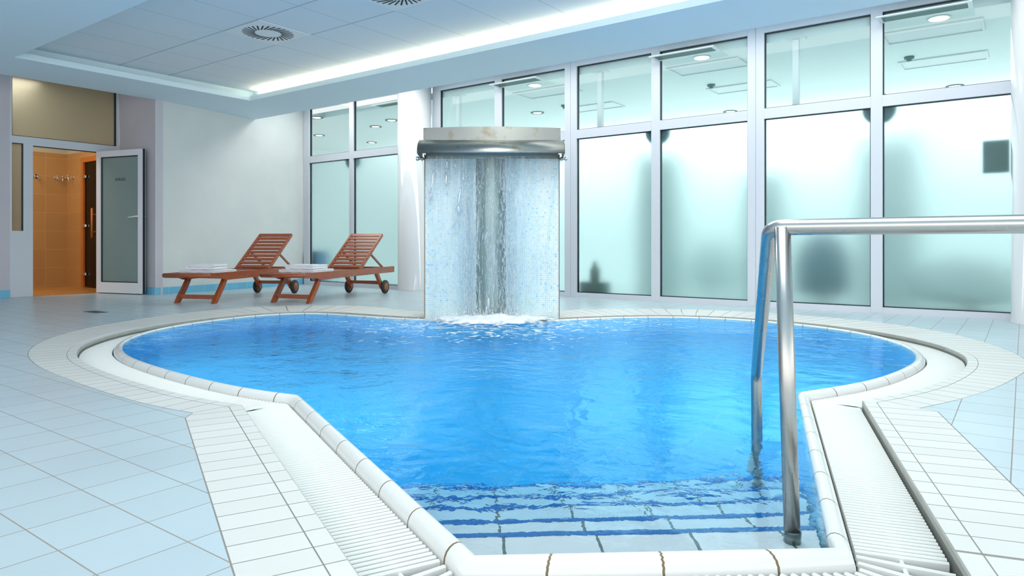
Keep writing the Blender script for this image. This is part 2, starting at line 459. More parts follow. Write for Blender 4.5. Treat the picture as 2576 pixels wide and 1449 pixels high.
# coping: rolled profile swept along the water edge
ZW = -.010
prof = [(0, -.16), (0, -.02), (.003, -.010), (.010, -.002), (.020, .001), (.031, -.001), (.041, -.007), (.049, -.016), (.054, -.028), (.056, -.045), (.056, -.16)]
pool = thing('swimming_pool', 'blue three-lobed indoor pool with white rolled rim, steps at the near end', 'pool', (0, 0, 0))
bm = BM(); v = 0.
for (o1, z1), (o2, z2) in zip(prof[:-1], prof[1:]):
    l = math.hypot(o2 - o1, z2 - z1)
    strip(bm, room(offset_run(const(o1))), room(offset_run(const(o2))), z1, z2, v, v + l); v += l
bmesh.ops.remove_doubles(bm, verts=bm.verts[:], dist=1e-5)
bmesh.ops.recalc_face_normals(bm, faces=bm.faces[:])
cop = obj('coping', bm, 'coping', pool, smooth=True); cop['label'] = 'white glazed rolled rim'
# basin: walls and floor
ZB = -1.05
bm = BM(); Wb = room(offset_run(const(.002)))
strip(bm, Wb, Wb, -.1, ZB, .1, -ZB)
fl = [bm.verts.new((*p, ZB)) for p in Wb]
bm.faces.new(fl)
bm.normal_update()
uvl = bm.loops.layers.uv.verify()
f = bm.faces[:][-1]
for lp in f.loops: lp[uvl].uv = (lp.vert.co.x, lp.vert.co.y)
# back closure under the fountain
q = [bm.verts.new(Vector(p)) for p in ((*Wb[0], -.02), (*Wb[-1], -.02), (*Wb[-1], ZB), (*Wb[0], ZB))]
bm.faces.new(q)
obj('basin', bm, 'poolwall', pool)
# steps
def lx(d): return -.078 - (d - 1.592) * (.919 / 1.668) + .0
def rx(d): return .746 + (d - 1.630) * (.621 / 1.691)
SD = [1.58, 1.785, 2.02, 2.28, 2.515, 2.76]; SZ = [.085, .24, .40, .56, .72]
slope = .038 / .824
for k in range(5):
    a, b = SD[k], SD[k + 1]
    def pt(X, d): return cam2room(X, d + (X + .078) * slope)
    nn = 14
    front = [(lx(a) + (rx(a) - lx(a)) * i / nn, a) for i in range(nn + 1)]
    back = [(lx(b) + (rx(b) - lx(b)) * i / nn, b) for i in range(nn + 1)]
    poly = [pt(*p) for p in front] + [pt(*p) for p in back[::-1]]
    bm = prism(BM(), poly, ZB - .0, -SZ[k])
    ob = obj('step', bm, 'step', pool)
    nb = BM(); prism(nb, [pt(lx(b) + .002, b - .02), pt(rx(b) - .002, b - .02), pt(rx(b) - .002, b + .004), pt(lx(b) + .002, b + .004)], -SZ[k] - .03, -SZ[k] + .003)
    no_ = obj('nosing', nb, 'nosing', ob); no_['label'] = 'dark blue edge strip'
    # turn the tile grid with the front edge
    ang = TH * 0 + math.atan2(pt(rx(a), a)[1] - pt(lx(a), a)[1], pt(rx(a), a)[0] - pt(lx(a), a)[0])
    R = Matrix.Rotation(ang, 4, 'Z'); ob.data.transform(R.inverted()); no_.data.transform(R.inverted()); ob.rotation_euler = (0, 0, ang)

# underwater lamps added to brighten the blue water, unseen in the near lobe walls
def added_pool_lamp(i, label):
    nx_, ny_ = (seg_n(i)); p = RP[i]; q = cam2room(p[0] - nx_ * .03, p[1] - ny_ * .03); dq = cam2room(-nx_, -ny_)
    a = math.atan2(dq[1], dq[0])
    t = thing('added_pool_lamp', label, 'underwater lamp', (q[0], q[1], -.50), a, 'added underwater pool lamps')
    bm = BM(); lathe(bm, [(.14, -.028), (.14, -.010), (.115, .0), (.11, -.006)], seg=32, axis='x'); obj('bezel', bm, 'steel', t, True)
    bm = BM(); lathe(bm, [(.108, -.006), (.108, -.002)], seg=32, axis='x'); obj('lens', bm, 'lamp', t)
    ld = bpy.data.lights.new('added_pool_light', 'AREA'); ld.shape = 'DISK'; ld.size = .2; ld.energy = PLW; ld.color = (.9, 1, 1)
    o = bpy.data.objects.new('added_pool_light', ld); C.objects.link(o); o.parent = t; o.location = (.012, 0, 0); o.rotation_euler = (0, -PI / 2, 0)
PLW = 7.6
added_pool_lamp(1 + int((NL - 1) * .90), 'added unseen underwater lamp in the left lobe wall beside the steps')
added_pool_lamp(1 + int((NL - 1) * .68), 'added unseen underwater lamp in the left lobe wall farther from the steps')
added_pool_lamp(iCR + int((NL - 1) * .10), 'added unseen underwater lamp in the right lobe wall beside the steps')
added_pool_lamp(iCR + int((NL - 1) * .21), 'added unseen underwater lamp in the right lobe wall farther from the steps')

# gutter under the grate + riser of the deck edge
bm = BM(); G0 = room(offset_run(const(.054)))
strip(bm, G0, A_IN, -.14, -.14, 0, 1)
strip(bm, A_IN, A_IN, -.14, -.022, 0, 1)
gut = obj('trim_1', bm, 'gutter'); struct(gut, 'channel lining below the overflow grate', 'gutter')
bm = BM(); strip(bm, A_IN, A_IN, -.024, -.004, 0, .02)
A_IN2 = room(offset_run(lambda i: in_off(i) + .004)); strip(bm, A_IN, A_IN2, -.004, 0., .02, .025)
struct(obj('trim_2', bm, 'riser'), 'weathered grey edge of the deck above the grate', 'edge trim')

# tile band round the pool
bm = BM()
strip(bm, A_IN2, A_ROW, 0, 0, 0, .055)
bmesh.ops.recalc_face_normals(bm, faces=bm.faces[:])
strip(bm, room(offset_run(lambda i: in_off(i) + .0585)), room(offset_run(lambda i: out_off(i) - .004)), 0, 0, .055, .25)
for f in bm.faces:
    f.normal_update()
    if f.normal.z < 0: f.normal_flip()
struct(obj('trim_3', bm, 'band'), 'ribbed white tile border round the pool', 'tile border')
bm = BM()
strip(bm, room(offset_run(lambda i: in_off(i) + .054)), room(offset_run(lambda i: in_off(i) + .0595)), -.0012, -.0012, 0, 1)
strip(bm, room(offset_run(lambda i: out_off(i) - .005)), room(offset_run(lambda i: out_off(i) + .002)), -.0012, -.0012, 0, 1)
MT['grout'] = plain('grey_grout', lin(156, 152, 144), .8)
struct(obj('trim_4', bm, 'grout'), 'grout lines of the white tile border', 'grout')

# overflow grates: five lift-out runs of slats
def grate(name, label, i0, i1, c0=.0, c1=.0):
    bm = BM()
    gi = lambda i: .064; go = lambda i: in_off(i) - .008
    I_, O_ = room(offset_run(gi)), room(offset_run(go))
    MID = room(offset_run(lambda i: (gi(i) + go(i)) / 2))
    L0 = arc[i1] - arc[i0]; n = max(2, int(L0 / .0222))
    def q(P, s):
        j = i0
        while j < i1 - 1 and arc[j + 1] < s: j += 1
        k = (s - arc[j]) / max(1e-9, arc[j + 1] - arc[j]); k = min(1, max(0, k))
        return Vector((P[j][0] * (1 - k) + P[j + 1][0] * k, P[j][1] * (1 - k) + P[j + 1][1] * k, 0))
    for m in range(n):
        s = arc[i0] + L0 * (m + .5) / n
        a, b = q(I_, s), q(O_, s)
        t = (b - a).normalized(); w = Vector((-t.y, t.x, 0)) * .0058
        zt, zc, zb = -.034, -.0372, -.058
        secs = []
        for p in (a, b):
            secs.append([bm.verts.new(p + w * k + Vector((0, 0, z))) for k, z in ((-1, zb), (-1, zc), (-.6, zt), (.6, zt), (1, zc), (1, zb))])
        for k in range(6):
            f = bm.faces.new((secs[0][k], secs[0][(k + 1) % 6], secs[1][(k + 1) % 6], secs[1][k]))
        bm.faces.new(secs[0][::-1]); bm.faces.new(secs[1])
    pts = [(*MID[i], -.046) for i in range(i0, i1 + 1)]
    if len(pts) == 2:
        a, b = Vector(pts[0]), Vector(pts[1]); pts = [a + (b - a) * (.02 + .96 * k / 8) for k in range(9)]
    tube(bm, pts, .006, 6)
    bmesh.ops.recalc_face_normals(bm, faces=bm.faces[:])
    return tag(obj(name, bm, 'grate'), label, 'drain grate', 'overflow grates round the pool')
grate('overflow_grate', 'white slatted grate curving round the left lobe of the pool', 3, iCL)
grate('overflow_grate', 'white slatted grate running along the left side of the pool steps', iCL, iFL)
grate('overflow_grate', 'white slatted grate in front of the near rim of the pool', iFL, iFR)
grate('overflow_grate', 'white slatted grate running along the right side of the pool steps', iFR, iCR)
grate('overflow_grate', 'white slatted grate curving round the right lobe of the pool', iCR, len(RP) - 4)

# ------------------------------------------------------------------ deck floor with the pool cut out
bm = BM()
XW0, XW1, YN = -10.72, 5.5, -3.0
outer = [(XW0, YN), (XW1, YN), (XW1, 7.98), (XW0, 7.98)]
def loop(P, z):
    P = [p for i, p in enumerate(P) if i == 0 or math.dist(p, P[i - 1]) > 1e-4]
    vs = [bm.verts.new((*p, z)) for p in P]
    return [bm.edges.new((vs[i], vs[(i + 1) % len(vs)])) for i in range(len(vs))]
es = loop(outer, 0.) + loop(A_OUT, 0.)
bmesh.ops.triangle_fill(bm, use_beauty=True, use_dissolve=False, edges=es)
for f in bm.faces:
    f.normal_update()
    if f.normal.z < 0: f.normal_flip()
struct(obj('floor', bm, 'deck'), 'pale blue square deck tiles round the pool', 'floor')

# ------------------------------------------------------------------ water
def water_mat():
    m = bpy.data.materials.new('pool_water'); m.use_nodes = True; nt = m.node_tree; nt.nodes.clear()
    tc = N(nt, 'ShaderNodeTexCoord')
    fx, fy = cam2room(-.19, 6.5)
    vd = N(nt, 'ShaderNodeVectorMath'); vd.operation = 'DISTANCE'; L(nt, tc, 'Object', vd, 0); vd.inputs[1].default_value = (fx, fy, 0)
    near = N(nt, 'ShaderNodeMapRange'); near.inputs[1].default_value = .3; near.inputs[2].default_value = 3.6; near.inputs[3].default_value = 1.; near.inputs[4].default_value = .0
    L(nt, vd, 'Value', near, 0)
    def noise(sc, det, dist=0.):
        n = N(nt, 'ShaderNodeTexNoise'); n.inputs['Scale'].default_value = sc; n.inputs['Detail'].default_value = det; n.inputs['Distortion'].default_value = dist
        L(nt, tc, 'Object', n, 'Vector'); return n.outputs['Fac']
    big, mid, fine = noise(2.2, 2, .6), noise(7., 3, .8), noise(22., 3, .6)
    h = M(nt, 'ADD', M(nt, 'MULTIPLY', big, .028), M(nt, 'ADD', M(nt, 'MULTIPLY', mid, M(nt, 'ADD', M(nt, 'MULTIPLY', near.outputs[0], .035), .0055)), M(nt, 'MULTIPLY', fine, M(nt, 'ADD', M(nt, 'MULTIPLY', near.outputs[0], .016), .0012))))
    bp = N(nt, 'ShaderNodeBump'); bp.inputs['Strength'].default_value = 1.; bp.inputs['Distance'].default_value = .8
    nt.links.new(h, bp.inputs['Height'])
    rf = N(nt, 'ShaderNodeBsdfRefraction'); rf.inputs['IOR'].default_value = 1.33; rf.inputs['Roughness'].default_value = 0.
    gl = N(nt, 'ShaderNodeBsdfGlossy'); gl.inputs['Roughness'].default_value = .03; gl.inputs['Color'].default_value = (.46, .80, 1, 1)
    fr = N(nt, 'ShaderNodeFresnel'); fr.inputs['IOR'].default_value = 1.28
    for k in (rf, gl, fr): L(nt, bp, 'Normal', k, 'Normal')
    g = N(nt, 'ShaderNodeMixShader'); L(nt, fr, 0, g, 0); L(nt, rf, 0, g, 1); L(nt, gl, 0, g, 2)
    # whitecaps where the falling water stirs the pool
    d = N(nt, 'ShaderNodeBsdfDiffuse'); d.inputs[0].default_value = lin(238, 246, 250)
    cap = noise(9., 8, 1.6)
    near2 = N(nt, 'ShaderNodeMapRange'); near2.inputs[1].default_value = .35; near2.inputs[2].default_value = 2.6; near2.inputs[3].default_value = .45; near2.inputs[4].default_value = .76
    L(nt, vd, 'Value', near2, 0)
    cm = N(nt, 'ShaderNodeMapRange'); cm.inputs[3].default_value = 0.; cm.inputs[4].default_value = .85
    nt.links.new(cap, cm.inputs[0]); nt.links.new(near2.outputs[0], cm.inputs[1])
    nt.links.new(M(nt, 'ADD', near2.outputs[0], .14), cm.inputs[2])
    mx = N(nt, 'ShaderNodeMixShader'); L(nt, cm, 0, mx, 0); L(nt, g, 0, mx, 1); L(nt, d, 0, mx, 2)
    o = N(nt, 'ShaderNodeOutputMaterial'); L(nt, mx, 0, o, 0)
    va = N(nt, 'ShaderNodeVolumeAbsorption'); va.inputs[0].default_value = (.0, .74, .95, 1); va.inputs[1].default_value = .52
    L(nt, va, 0, o, 'Volume')
    return m
MT['water'] = water_mat()
bm = BM(); prism(bm, room(offset_run(const(.0035))), ZB - .15, ZW)
tag(obj('pool_water', bm, 'water'), 'rippled bright blue water filling the pool', 'water', kind='stuff')

# ------------------------------------------------------------------ ceiling and soffit
ZS = 2.71
tx0, tx1, ty0, ty1 = -8.70, 2.5, 2.79, 5.60
def ring(bm, x0, x1, y0, y1, hx0, hx1, hy0, hy1, z0, z1):
    box(bm, x0, hx0, y0, y1, z0, z1); box(bm, hx1, x1, y0, y1, z0, z1)
    box(bm, hx0, hx1, y0, hy0, z0, z1); box(bm, hx0, hx1, hy1, y1, z0, z1)
bm = BM()
ring(bm, -9.70, XW1, YN, 6.5, tx0, tx1, ty0, ty1, ZS, 2.775)
ring(bm, -9.70, XW1, YN, 6.5, tx0 - .10, tx1 + .1, ty0 - .10, ty1 + .11, 2.775, 2.865)
box(bm, -10.25, -9.70, 4.80, 6.5, ZS, 2.865)
box(bm, -10.25, XW1, 6.44, 6.5, 2.86, 3.2)
struct(obj('ceiling', bm, 'soffit'), 'smooth white soffit framing the recessed ceiling', 'ceiling')
bm = BM(); box(bm, tx0 - .15, tx1 + .15, ty0 - .15, ty1 + .15, 2.862, 2.90)
struct(obj('ceiling_tray', bm, 'panel'), 'recessed ceiling of white rectangular panels', 'ceiling')
bm = BM(); box(bm, -10.9, XW1, 6.4, 8.0, 3.16, 3.22); box(bm, -10.9, -9.6, YN, 4.80, 2.95, 3.0)
struct(obj('ceiling_upper', bm, 'soffit'), 'higher white ceiling beyond the soffit edge', 'ceiling')
bm = BM(); box(bm, tx0 + .1, tx1 - .05, ty1 + .055, ty1 + .08, 2.778, 2.792)
tag(obj('cove_light_strip', bm, 'cove'), 'warm light strip hidden in the long ceiling cove', 'light strip')

def diffuser(i):
    x0 = c1.x + .611 * i; cx, cy = x0 + .3055, 4.1925
    t = thing('ceiling_air_diffuser', 'square white swirl air diffuser in the ceiling, %s' % ('fully in view left of the other one' if i == 3 else 'cut by the top edge of the view'), 'air vent', (cx, cy, 2.862))
    bm = BM(); box(bm, -.298, .298, -.298, .298, -.008, .0, .002); obj('face_plate', bm, 'white', t)
    bm = BM()
    n = 28
    for k in range(n):
        a = 2 * PI * k / n
        p = Vector((math.cos(a), math.sin(a), 0)); tt = Vector((-p.y, p.x, 0))
        a0 = p * .128 - tt * .028; b0 = p * .248 + tt * .028
        bar(bm, a0 + Vector((0, 0, -.0085)), b0 + Vector((0, 0, -.0085)), .015, .003)
    obj('slot_ring', bm, 'black', t)
diffuser(3); diffuser(6)

# ------------------------------------------------------------------ walls
def wall_box(name, x0, x1, y0, y1, z0, z1, mat, label, cat='wall'):
    bm = BM(); box(bm, x0, x1, y0, y1, z0, z1); return struct(obj(name, bm, mat), label, cat)
p1 = cam2room(-4.937, 9.577); p2 = cam2room(-3.60, 12.25)
bm = BM()
dx, dy = p2[0] - p1[0], p2[1] - p1[1]; l = math.hypot(dx, dy); nx, ny = -dy / l * .2, dx / l * .2
prism(bm, [p1, p2, (p2[0] - .25, p2[1]), (p1[0] - .12, p1[1])], -.02, 3.2)
struct(obj('wall_back', bm, 'plaster'), 'pale mottled plaster wall behind the two loungers', 'wall')
wall_box('wall_return', XW0 - .0, p1[0] - .001, p1[1] - .001, 4.865, -.02, 3.0, 'plaster2', 'lilac plaster return wall beside the open door')
wy0, wy1 = on_x(25, XW0), on_x(299, XW0)
wall_box('wall_left', XW0 - .2, XW0, YN, wy0, -.02, 3.0, 'plaster2', 'lilac plaster wall at the far left edge')
wall_box('wall_right', .42, 5.6, 7.86, 8.0, -.02, 3.2, 'plaster', 'pale wall right of the end column')
# blue skirting
def skirt(name, a, b, label):
    a, b = Vector((*a, 0)), Vector((*b, 0)); d = b - a; ln = d.length
    bm = BM(); box(bm, 0, ln, -.012, 0, 0, .10, .002)
    o = obj(name, bm, 'skirt'); o.location = a; o.rotation_euler = (0, 0, math.atan2(d.y, d.x)); return struct(o, label, 'skirting')
skirt('baseboard_back', p1, p2, 'blue tile skirting behind the loungers')
skirt('baseboard_return', (XW0 + .0, p1[1] - .001), (p1[0] + .0, p1[1] - .001), 'blue tile skirting on the return wall')
o = skirt('baseboard_left', (XW0, YN), (XW0, wy0 - .002), 'blue tile skirting at the far left')

# columns
def column(x, y, label):
    bm = BM(); lathe(bm, [(.262, 0), (.262, .004), (.26, .008), (.26, 3.17)], seg=64)
    return tag(obj('column', bm, 'column', loc=(x, y, 0)), label, 'column', kind='structure')
cxl = cam2room(-1.505, 10.69)
column(cxl[0], cxl[1], 'glossy white round column left of the fountain')
cr = on_y(2634, 7.72)
column(cr, 7.72, 'glossy white round column at the right edge of view')

# ------------------------------------------------------------------ glazed wall
ZT0, ZT1, ZLO, ZTOP = 2.107, 2.222, .062, 3.07
def glazing(n, yw, us, uo, label):
    """us: pane column ranges, uo: outer frame columns"""
    w = thing('window_%d' % n, label, 'window', (on_y(uo[0], yw), yw, 0)); w['kind'] = 'structure'
    ox = w.location.x
    X = [(on_y(a, yw) - ox, on_y(b, yw) - ox) for a, b in us]
    xo0, xo1 = 0., on_y(uo[1], yw) - ox
    bm = BM(); y0, y1 = -.0, .075
    cuts = [xo0] + [c for p in X for c in p] + [xo1]
    for k in range(0, len(cuts), 2):
        box(bm, cuts[k], cuts[k + 1], y0, y1, 0, 3.16, .003)
    for a, b in X:
        box(bm, a, b, y0, y1, 0, ZLO); box(bm, a, b, y0, y1, ZT0, ZT1); box(bm, a, b, y0, y1, ZTOP, 3.16)
    obj('frame', bm, 'frame', w)
    for a, b in X:
        for z0, z1, nm, mt in ((ZLO, ZT0, 'frosted_pane', 'frost'), (ZT1, ZTOP, 'clear_pane', 'clear')):
            bm = BM(); g = .009
            for q in ((a, a + g, z0, z1), (b - g, b, z0, z1), (a, b, z0, z0 + g), (a, b, z1 - g, z1)):
                box(bm, q[0], q[1], .026, .06, q[2], q[3])
            gk = obj('gasket', bm, 'gasket', w)
            bm = BM()
            if mt == 'frost': box(bm, a + g, b - g, .040, .046, z0 + g, z1 - g)
            else: 
                vs = [bm.verts.new(p) for p in ((a + g, .043, z0 + g), (b - g, .043, z0 + g), (b - g, .043, z1 - g), (a + g, .043, z1 - g))]
                bm.faces.new(vs)
            obj(nm, bm, mt, w)
    return w
glazing(1, 7.55, [(777, 878), (888, 1002)], (764, 1016), 'left glazed bay between plaster wall and column')
glazing(2, 7.9, [(1106, 1244), (1261, 1420)], (1088, 1434.5), 'glazed bay directly behind the fountain')
glazing(3, 7.9, [(1450, 1638), (1659, 1880)], (1435, 1900.5), 'glazed bay right of the fountain')
glazing(4, 7.9, [(1922, 2190), (2220, 2548)], (1901, 2566), 'rightmost glazed bay behind the handrail')

# ------------------------------------------------------------------ room beyond the glass
ZC = 2.97
wall_box('ceiling_back_room', -14.5, 7, 7.98, 13.6, ZC, ZC + .1, 'backwall', 'bright white ceiling of the room beyond the glass', 'ceiling')
wall_box('floor_back_room', -14.5, 7, 7.985, 13.6, -.1, -.002, 'backfloor', 'teal floor of the room beyond the glass', 'floor')
wall_box('wall_back_room', -14.5, 7, 13.5, 13.6, 1.9, 3., 'backwall', 'white far wall of the room beyond the glass')
wall_box('wall_dado', -14.5, 7, 13.48, 13.6, 0, 1.9, 'backdado', 'aqua lower half of the far wall beyond the glass')
wall_box('wall_side_left', -14.6, -13.6, 7.9, 13.6, 0, 3., 'backwall', 'white left end wall of the room beyond the glass')
wall_box('wall_side_right', 6.9, 7.0, 7.9, 13.6, 0, 3., 'backwall', 'white right end wall of the room beyond the glass')

BAY = 2.455
sx4 = (on_y(1901, 7.9) + on_y(2566, 7.9)) / 2
bays = ['seen through the rightmost glazed bay', 'seen through the bay right of the fountain', 'seen above the fountain', 'seen through the left glazed bay']
def back_px(u, v): return at(u, v, ZC)
vc = back_px(2324, 30); dl = back_px(2362, 45); pa = back_px(2345, 79); pb = back_px(2372, 151); po = back_px(2003, 98); sm = back_px(2287, 143)
for k in range(4):
    X = -BAY * k
    t = thing('ceiling_vent', 'grey slatted ceiling vent, %s' % bays[k], 'air vent', (vc.x + X, vc.y, ZC), 0, 'vents in the back room ceiling')
    bm = BM(); ring(bm, -.40, .40, -.125, .125, -.36, .36, -.085, .085, -.012, -.001); obj('frame', bm, 'white', t)
    bm = BM()
    for j in range(9): bar(bm, (-.36, -.08 + .02 * j, -.006), (.36, -.08 + .02 * j, -.006), .014, .006)
    obj('louvre', bm, 'vent', t)
    if k < 3:
        t = thing('ceiling_downlight', 'lit round downlight in the ceiling, %s' % bays[k], 'downlight', (dl.x + X, dl.y, ZC), 0, 'downlights in the back room')
        bm = BM(); lathe(bm, [(.105, -.001), (.105, -.008), (.09, -.010), (.088, -.004)], seg=32); obj('trim_ring', bm, 'white', t)
        bm = BM(); lathe(bm, [(.084, -.006), (.084, -.012)], seg=32); obj('lamp_disc', bm, 'lamp', t)
        for q, (pp, wd) in enumerate(((pa, .50), (pb, .46))):
            t = thing('access_panel', 'thin-framed white ceiling panel %s, %s' % (('nearer the glass', 'farther from the glass')[q], bays[k]), 'ceiling panel', (pp.x + X, pp.y, ZC), 0, 'panels in the back room ceiling')
            bm = BM(); ring(bm, -.46, .46, -wd / 2, wd / 2, -.435, .435, -wd / 2 + .025, wd / 2 - .025, -.016, -.001); obj('frame', bm, 'white', t)
            bm = BM(); box(bm, -.435, .435, -wd / 2 + .025, wd / 2 - .025, -.006, -.001); obj('panel_face', bm, 'white', t)
        t = thing('smoke_detector', 'small round smoke detector on the ceiling, %s' % bays[k], 'detector', (sm.x + X, sm.y, ZC), 0, 'detectors in the back room')
        bm = BM(); lathe(bm, [(.055, -.001), (.055, -.025), (.03, -.03), (.03, -.05), (.022, -.055)], seg=24); obj('detector_body', bm, 'vent', t, True)
        t = thing('hanging_pole', 'slim white pole hanging from the ceiling, %s' % bays[k], 'pole', (po.x + X, po.y, 0), 0, 'hanging poles beyond the glass')
        bm = BM(); box(bm, -.033, .033, -.033, .033, 2.16, ZC - .001, .004); obj('shaft', bm, 'white', t)
        bm = BM(); box(bm, -.10, .10, -.06, .06, ZC - .012, ZC - .001, .002); obj('head_plate', bm, 'white', t)
for (u, v), w in zip(((2402, 216), (1837, 280), (1352, 283), (797, 295), (803, 340), (945, 318), (935, 358), (985, 302)),
                  ('far downlight just above the transom of the rightmost bay', 'far downlight above the transom of the bay right of the fountain', 'far downlight seen above the fountain', 'upper downlight in the left pane of the left bay', 'lower downlight in the left pane of the left bay', 'middle downlight in the right pane of the left bay', 'lowest downlight in the right pane of the left bay', 'downlight beside the column in the left bay')):
    p = back_px(u, v)
    t = thing('ceiling_downlight', w, 'downlight', (p.x, p.y, ZC), 0, 'downlights in the back room')
    bm = BM(); lathe(bm, [(.115, -.001), (.115, -.012), (.10, -.014), (.085, -.004)], seg=32); obj('trim_ring', bm, 'vent', t)
    bm = BM(); lathe(bm, [(.07, -.004), (.07, -.010)], seg=24); obj('lamp_disc', bm, 'lamp', t)
# round lamps behind the slim mullions
for u, yw, w in ((2205, 7.9, 'rightmost glazed bay'), (1648.5, 7.9, 'bay right of the fountain'), (1252.5, 7.9, 'bay behind the fountain'), (884, 7.55, 'left glazed bay')):
    t = thing('wall_lamp', 'dark round lamp behind the mullion of the %s' % w, 'lamp', (on_y(u, yw + .12) + .02, yw + .14, 2.11), 0, 'round lamps behind the mullions')
    bm = BM(); lathe(bm, [(.03, -.07), (.10, -.064), (.145, -.04), (.16, 0), (.155, .045), (.13, .055)], seg=32, axis='y'); obj('lamp_shade', bm, 'shade', t, True)
    bm = BM(); tube(bm, [(0, -.06, .03), (0, .0, .03)], .012, 8); obj('bracket', bm, 'chrome', t)
# shapes behind the frosted panes
def blob(name, label, cat, u, y, z0, z1, w, d, mat):
    t = thing(name, label, cat, (on_y(u, y), y, 0))
    bm = BM(); lathe(bm, [(w * .45, z0), (w * .5, z0 + .03), (w * .5, z0 + (z1 - z0) * .45), (w * .42, z0 + (z1 - z0) * .75), (w * .22, z1 - .02), (w * .1, z1)], seg=24); obj('cushion', bm, mat, t, True)
    if z0 > .02:
        bm = BM(); lathe(bm, [(w * .3, 0), (w * .3, .02), (.04, .03), (.04, z0 + .01)], seg=20); obj('pedestal', bm, 'chrome', t, True)
blob('lounge_seat', 'dark blurred rounded seat behind the frosted pane of the rightmost bay', 'seat', 2070, 9.0, .1, .86, .62, .6, 'shade')
blob('lounge_seat', 'faint blurred rounded seat behind the frosted pane right of the fountain', 'seat', 1800, 9.75, .1, .86, .8, .6, 'locker')
blob('lounge_seat', 'low blurred seat behind the far right frosted pane', 'seat', 2440, 8.9, .1, .62, 1.0, .6, 'locker')
t = thing('storage_box', 'small blurred green box with bottle shape behind the frosted pane nearest the fountain', 'box', (on_y(1497, 8.15), 8.15, 0))
bm = BM(); box(bm, -.19, .19, -.1, .1, 0, .2, .02); obj('box_body', bm, 'vent', t)
bm = BM(); lathe(bm, [(.06, .2), (.07, .22), (.07, .36), (.03, .42), (.03, .47)], seg=20); obj('bottle', bm, 'vent', t, True)
t = thing('laundry_bin', 'blue blurred bin behind the left frosted pane by the plaster wall', 'bin', (on_y(796, 7.85), 7.85, 0))
bm = BM(); box(bm, -.22, .22, -.14, .14, 0, .56, .03); obj('bin_body', bm, 'shade2', t)
bm = BM(); box(bm, -.225, .225, -.145, .145, .56, .585, .008); obj('lid', bm, 'shade2', t)
for u, y, w, h, lb in ((1662, 9.0, .5, 1.95, 'right of the fountain'), (1925, 9.2, .42, 1.62, 'behind the handrail'), (2238, 9.4, .62, 1.98, 'in the far right pane')):
    t = thing('locker', 'tall pale aqua locker blurred behind frosted glass %s' % lb, 'locker', (on_y(u, y), y, 0), 0, 'lockers beyond the glass')
    bm = BM(); box(bm, -w / 2, w / 2, -.2, .2, 0, h, .01); obj('carcass', bm, 'locker', t)
    bm = BM(); box(bm, -w / 2 + .015, w / 2 - .015, -.218, -.2, .05, h - .02, .004); obj('door', bm, 'locker', t)
t = thing('notice_board', 'grey square board hung behind the far right frosted pane', 'board', ((on_y(2472, 8.02) + on_y(2540, 8.02)) / 2, 8.02, 1.54))
hw = (on_y(2540, 8.02) - on_y(2472, 8.02)) / 2
bm = BM(); box(bm, -hw, hw, 0, .03, -.155, .155, .004); obj('frame', bm, 'shade', t)
bm = BM(); box(bm, -hw + .02, hw - .02, -.004, .0, -.135, .135); obj('board_face', bm, 'vent', t)

# ------------------------------------------------------------------ door wall and sauna lobby
DX = XW0
d = thing('door_1', 'silver-framed doorway with frosted transom and open glass door', 'door', (DX, wy0, 0)); d['kind'] = 'structure'
Y = lambda u: on_x(u, DX) - wy0
bm = BM(); ft = .06
ya, yb, yc, yd, ye = Y(25), Y(30), Y(59), Y(83), Y(247.5)
yf, yg = Y(293), Y(300)
box(bm, -ft, 0, 0, yb, 0, 2.96); box(bm, -ft, 0, yc, yd, 0, 2.14); box(bm, -ft, 0, yb, yc, 0, .88); box(bm, -ft, 0, yb, yc, 2.045, 2.14)
box(bm, -ft, 0, yd, ye, 2.03, 2.14); box(bm, -ft, 0, ye, yg, 0, 2.14); box(bm, -ft, 0, yf, yg, 2.14, 2.96); box(bm, -ft, 0, yb, yf, 2.93, 2.96)
obj('frame', bm, 'frame', d)
bm = BM()
for z in (2.03 - .008,): box(bm, -ft, -.004, yd, ye, z, z + .008)
for q in ((yb, yb + .008, 2.14, 2.93), (yf - .02, yf, 2.14, 2.93)): box(bm, -.045, -.012, q[0], q[1], q[2], q[3])
box(bm, -.045, -.012, yb, yf, 2.14, 2.148); box(bm, -.045, -.012, yc - .012, yc, .88, 2.045); box(bm, -.045, -.012, yb, yc, 2.037, 2.045)
obj('gasket', bm, 'gasket', d)
bm = BM(); box(bm, -.034, -.028, yb + .008, yf - .02, 2.148, 2.93); obj('transom_pane', bm, 'frost_warm', d)
bm = BM(); box(bm, -.034, -.028, yb, yc - .012, .88, 2.037); obj('side_pane', bm, 'frost_warm', d)
# open leaf, hinged at the right jamb
hp = Vector((.005, ye + .012, 0)); 
fe = at(354.5, 740.7); hb = Vector((DX + hp.x, wy0 + hp.y, 0))
dv = fe - hb; lw = .90; ang = math.atan2(dv.y, dv.x)
leaf = obj('leaf', box(BM(), 0, .001, 0, .001, 0, .001), 'leaf', d); 
me = leaf.data; bm = BM()
fw = .085; th = .05; z0, z1 = .012, 2.03
for q in ((0, fw, z0, z1), (lw - fw, lw, z0, z1), (fw, lw - fw, z0, z0 + .15), (fw, lw - fw, z1 - fw, z1)):
    box(bm, q[0], q[1], -th, 0, q[2], q[3])
bm.to_mesh(me); bm.free()
leaf.location = hp; leaf.rotation_euler = (0, 0, ang)
bm = BM(); box(bm, fw, lw - fw, -th * .56, -th * .44, z0 + .15, z1 - fw); obj('pane', bm, 'frost_door', leaf)
bm = BM()
for q in ((fw, fw + .012, z0 + .15, z1 - fw), (lw - fw - .012, lw - fw, z0 + .15, z1 - fw), (fw, lw - fw, z0 + .15, z0 + .162), (fw, lw - fw, z1 - fw - .012, z1 - fw)):
    box(bm, q[0], q[1], -th + .012, -.012, q[2], q[3])
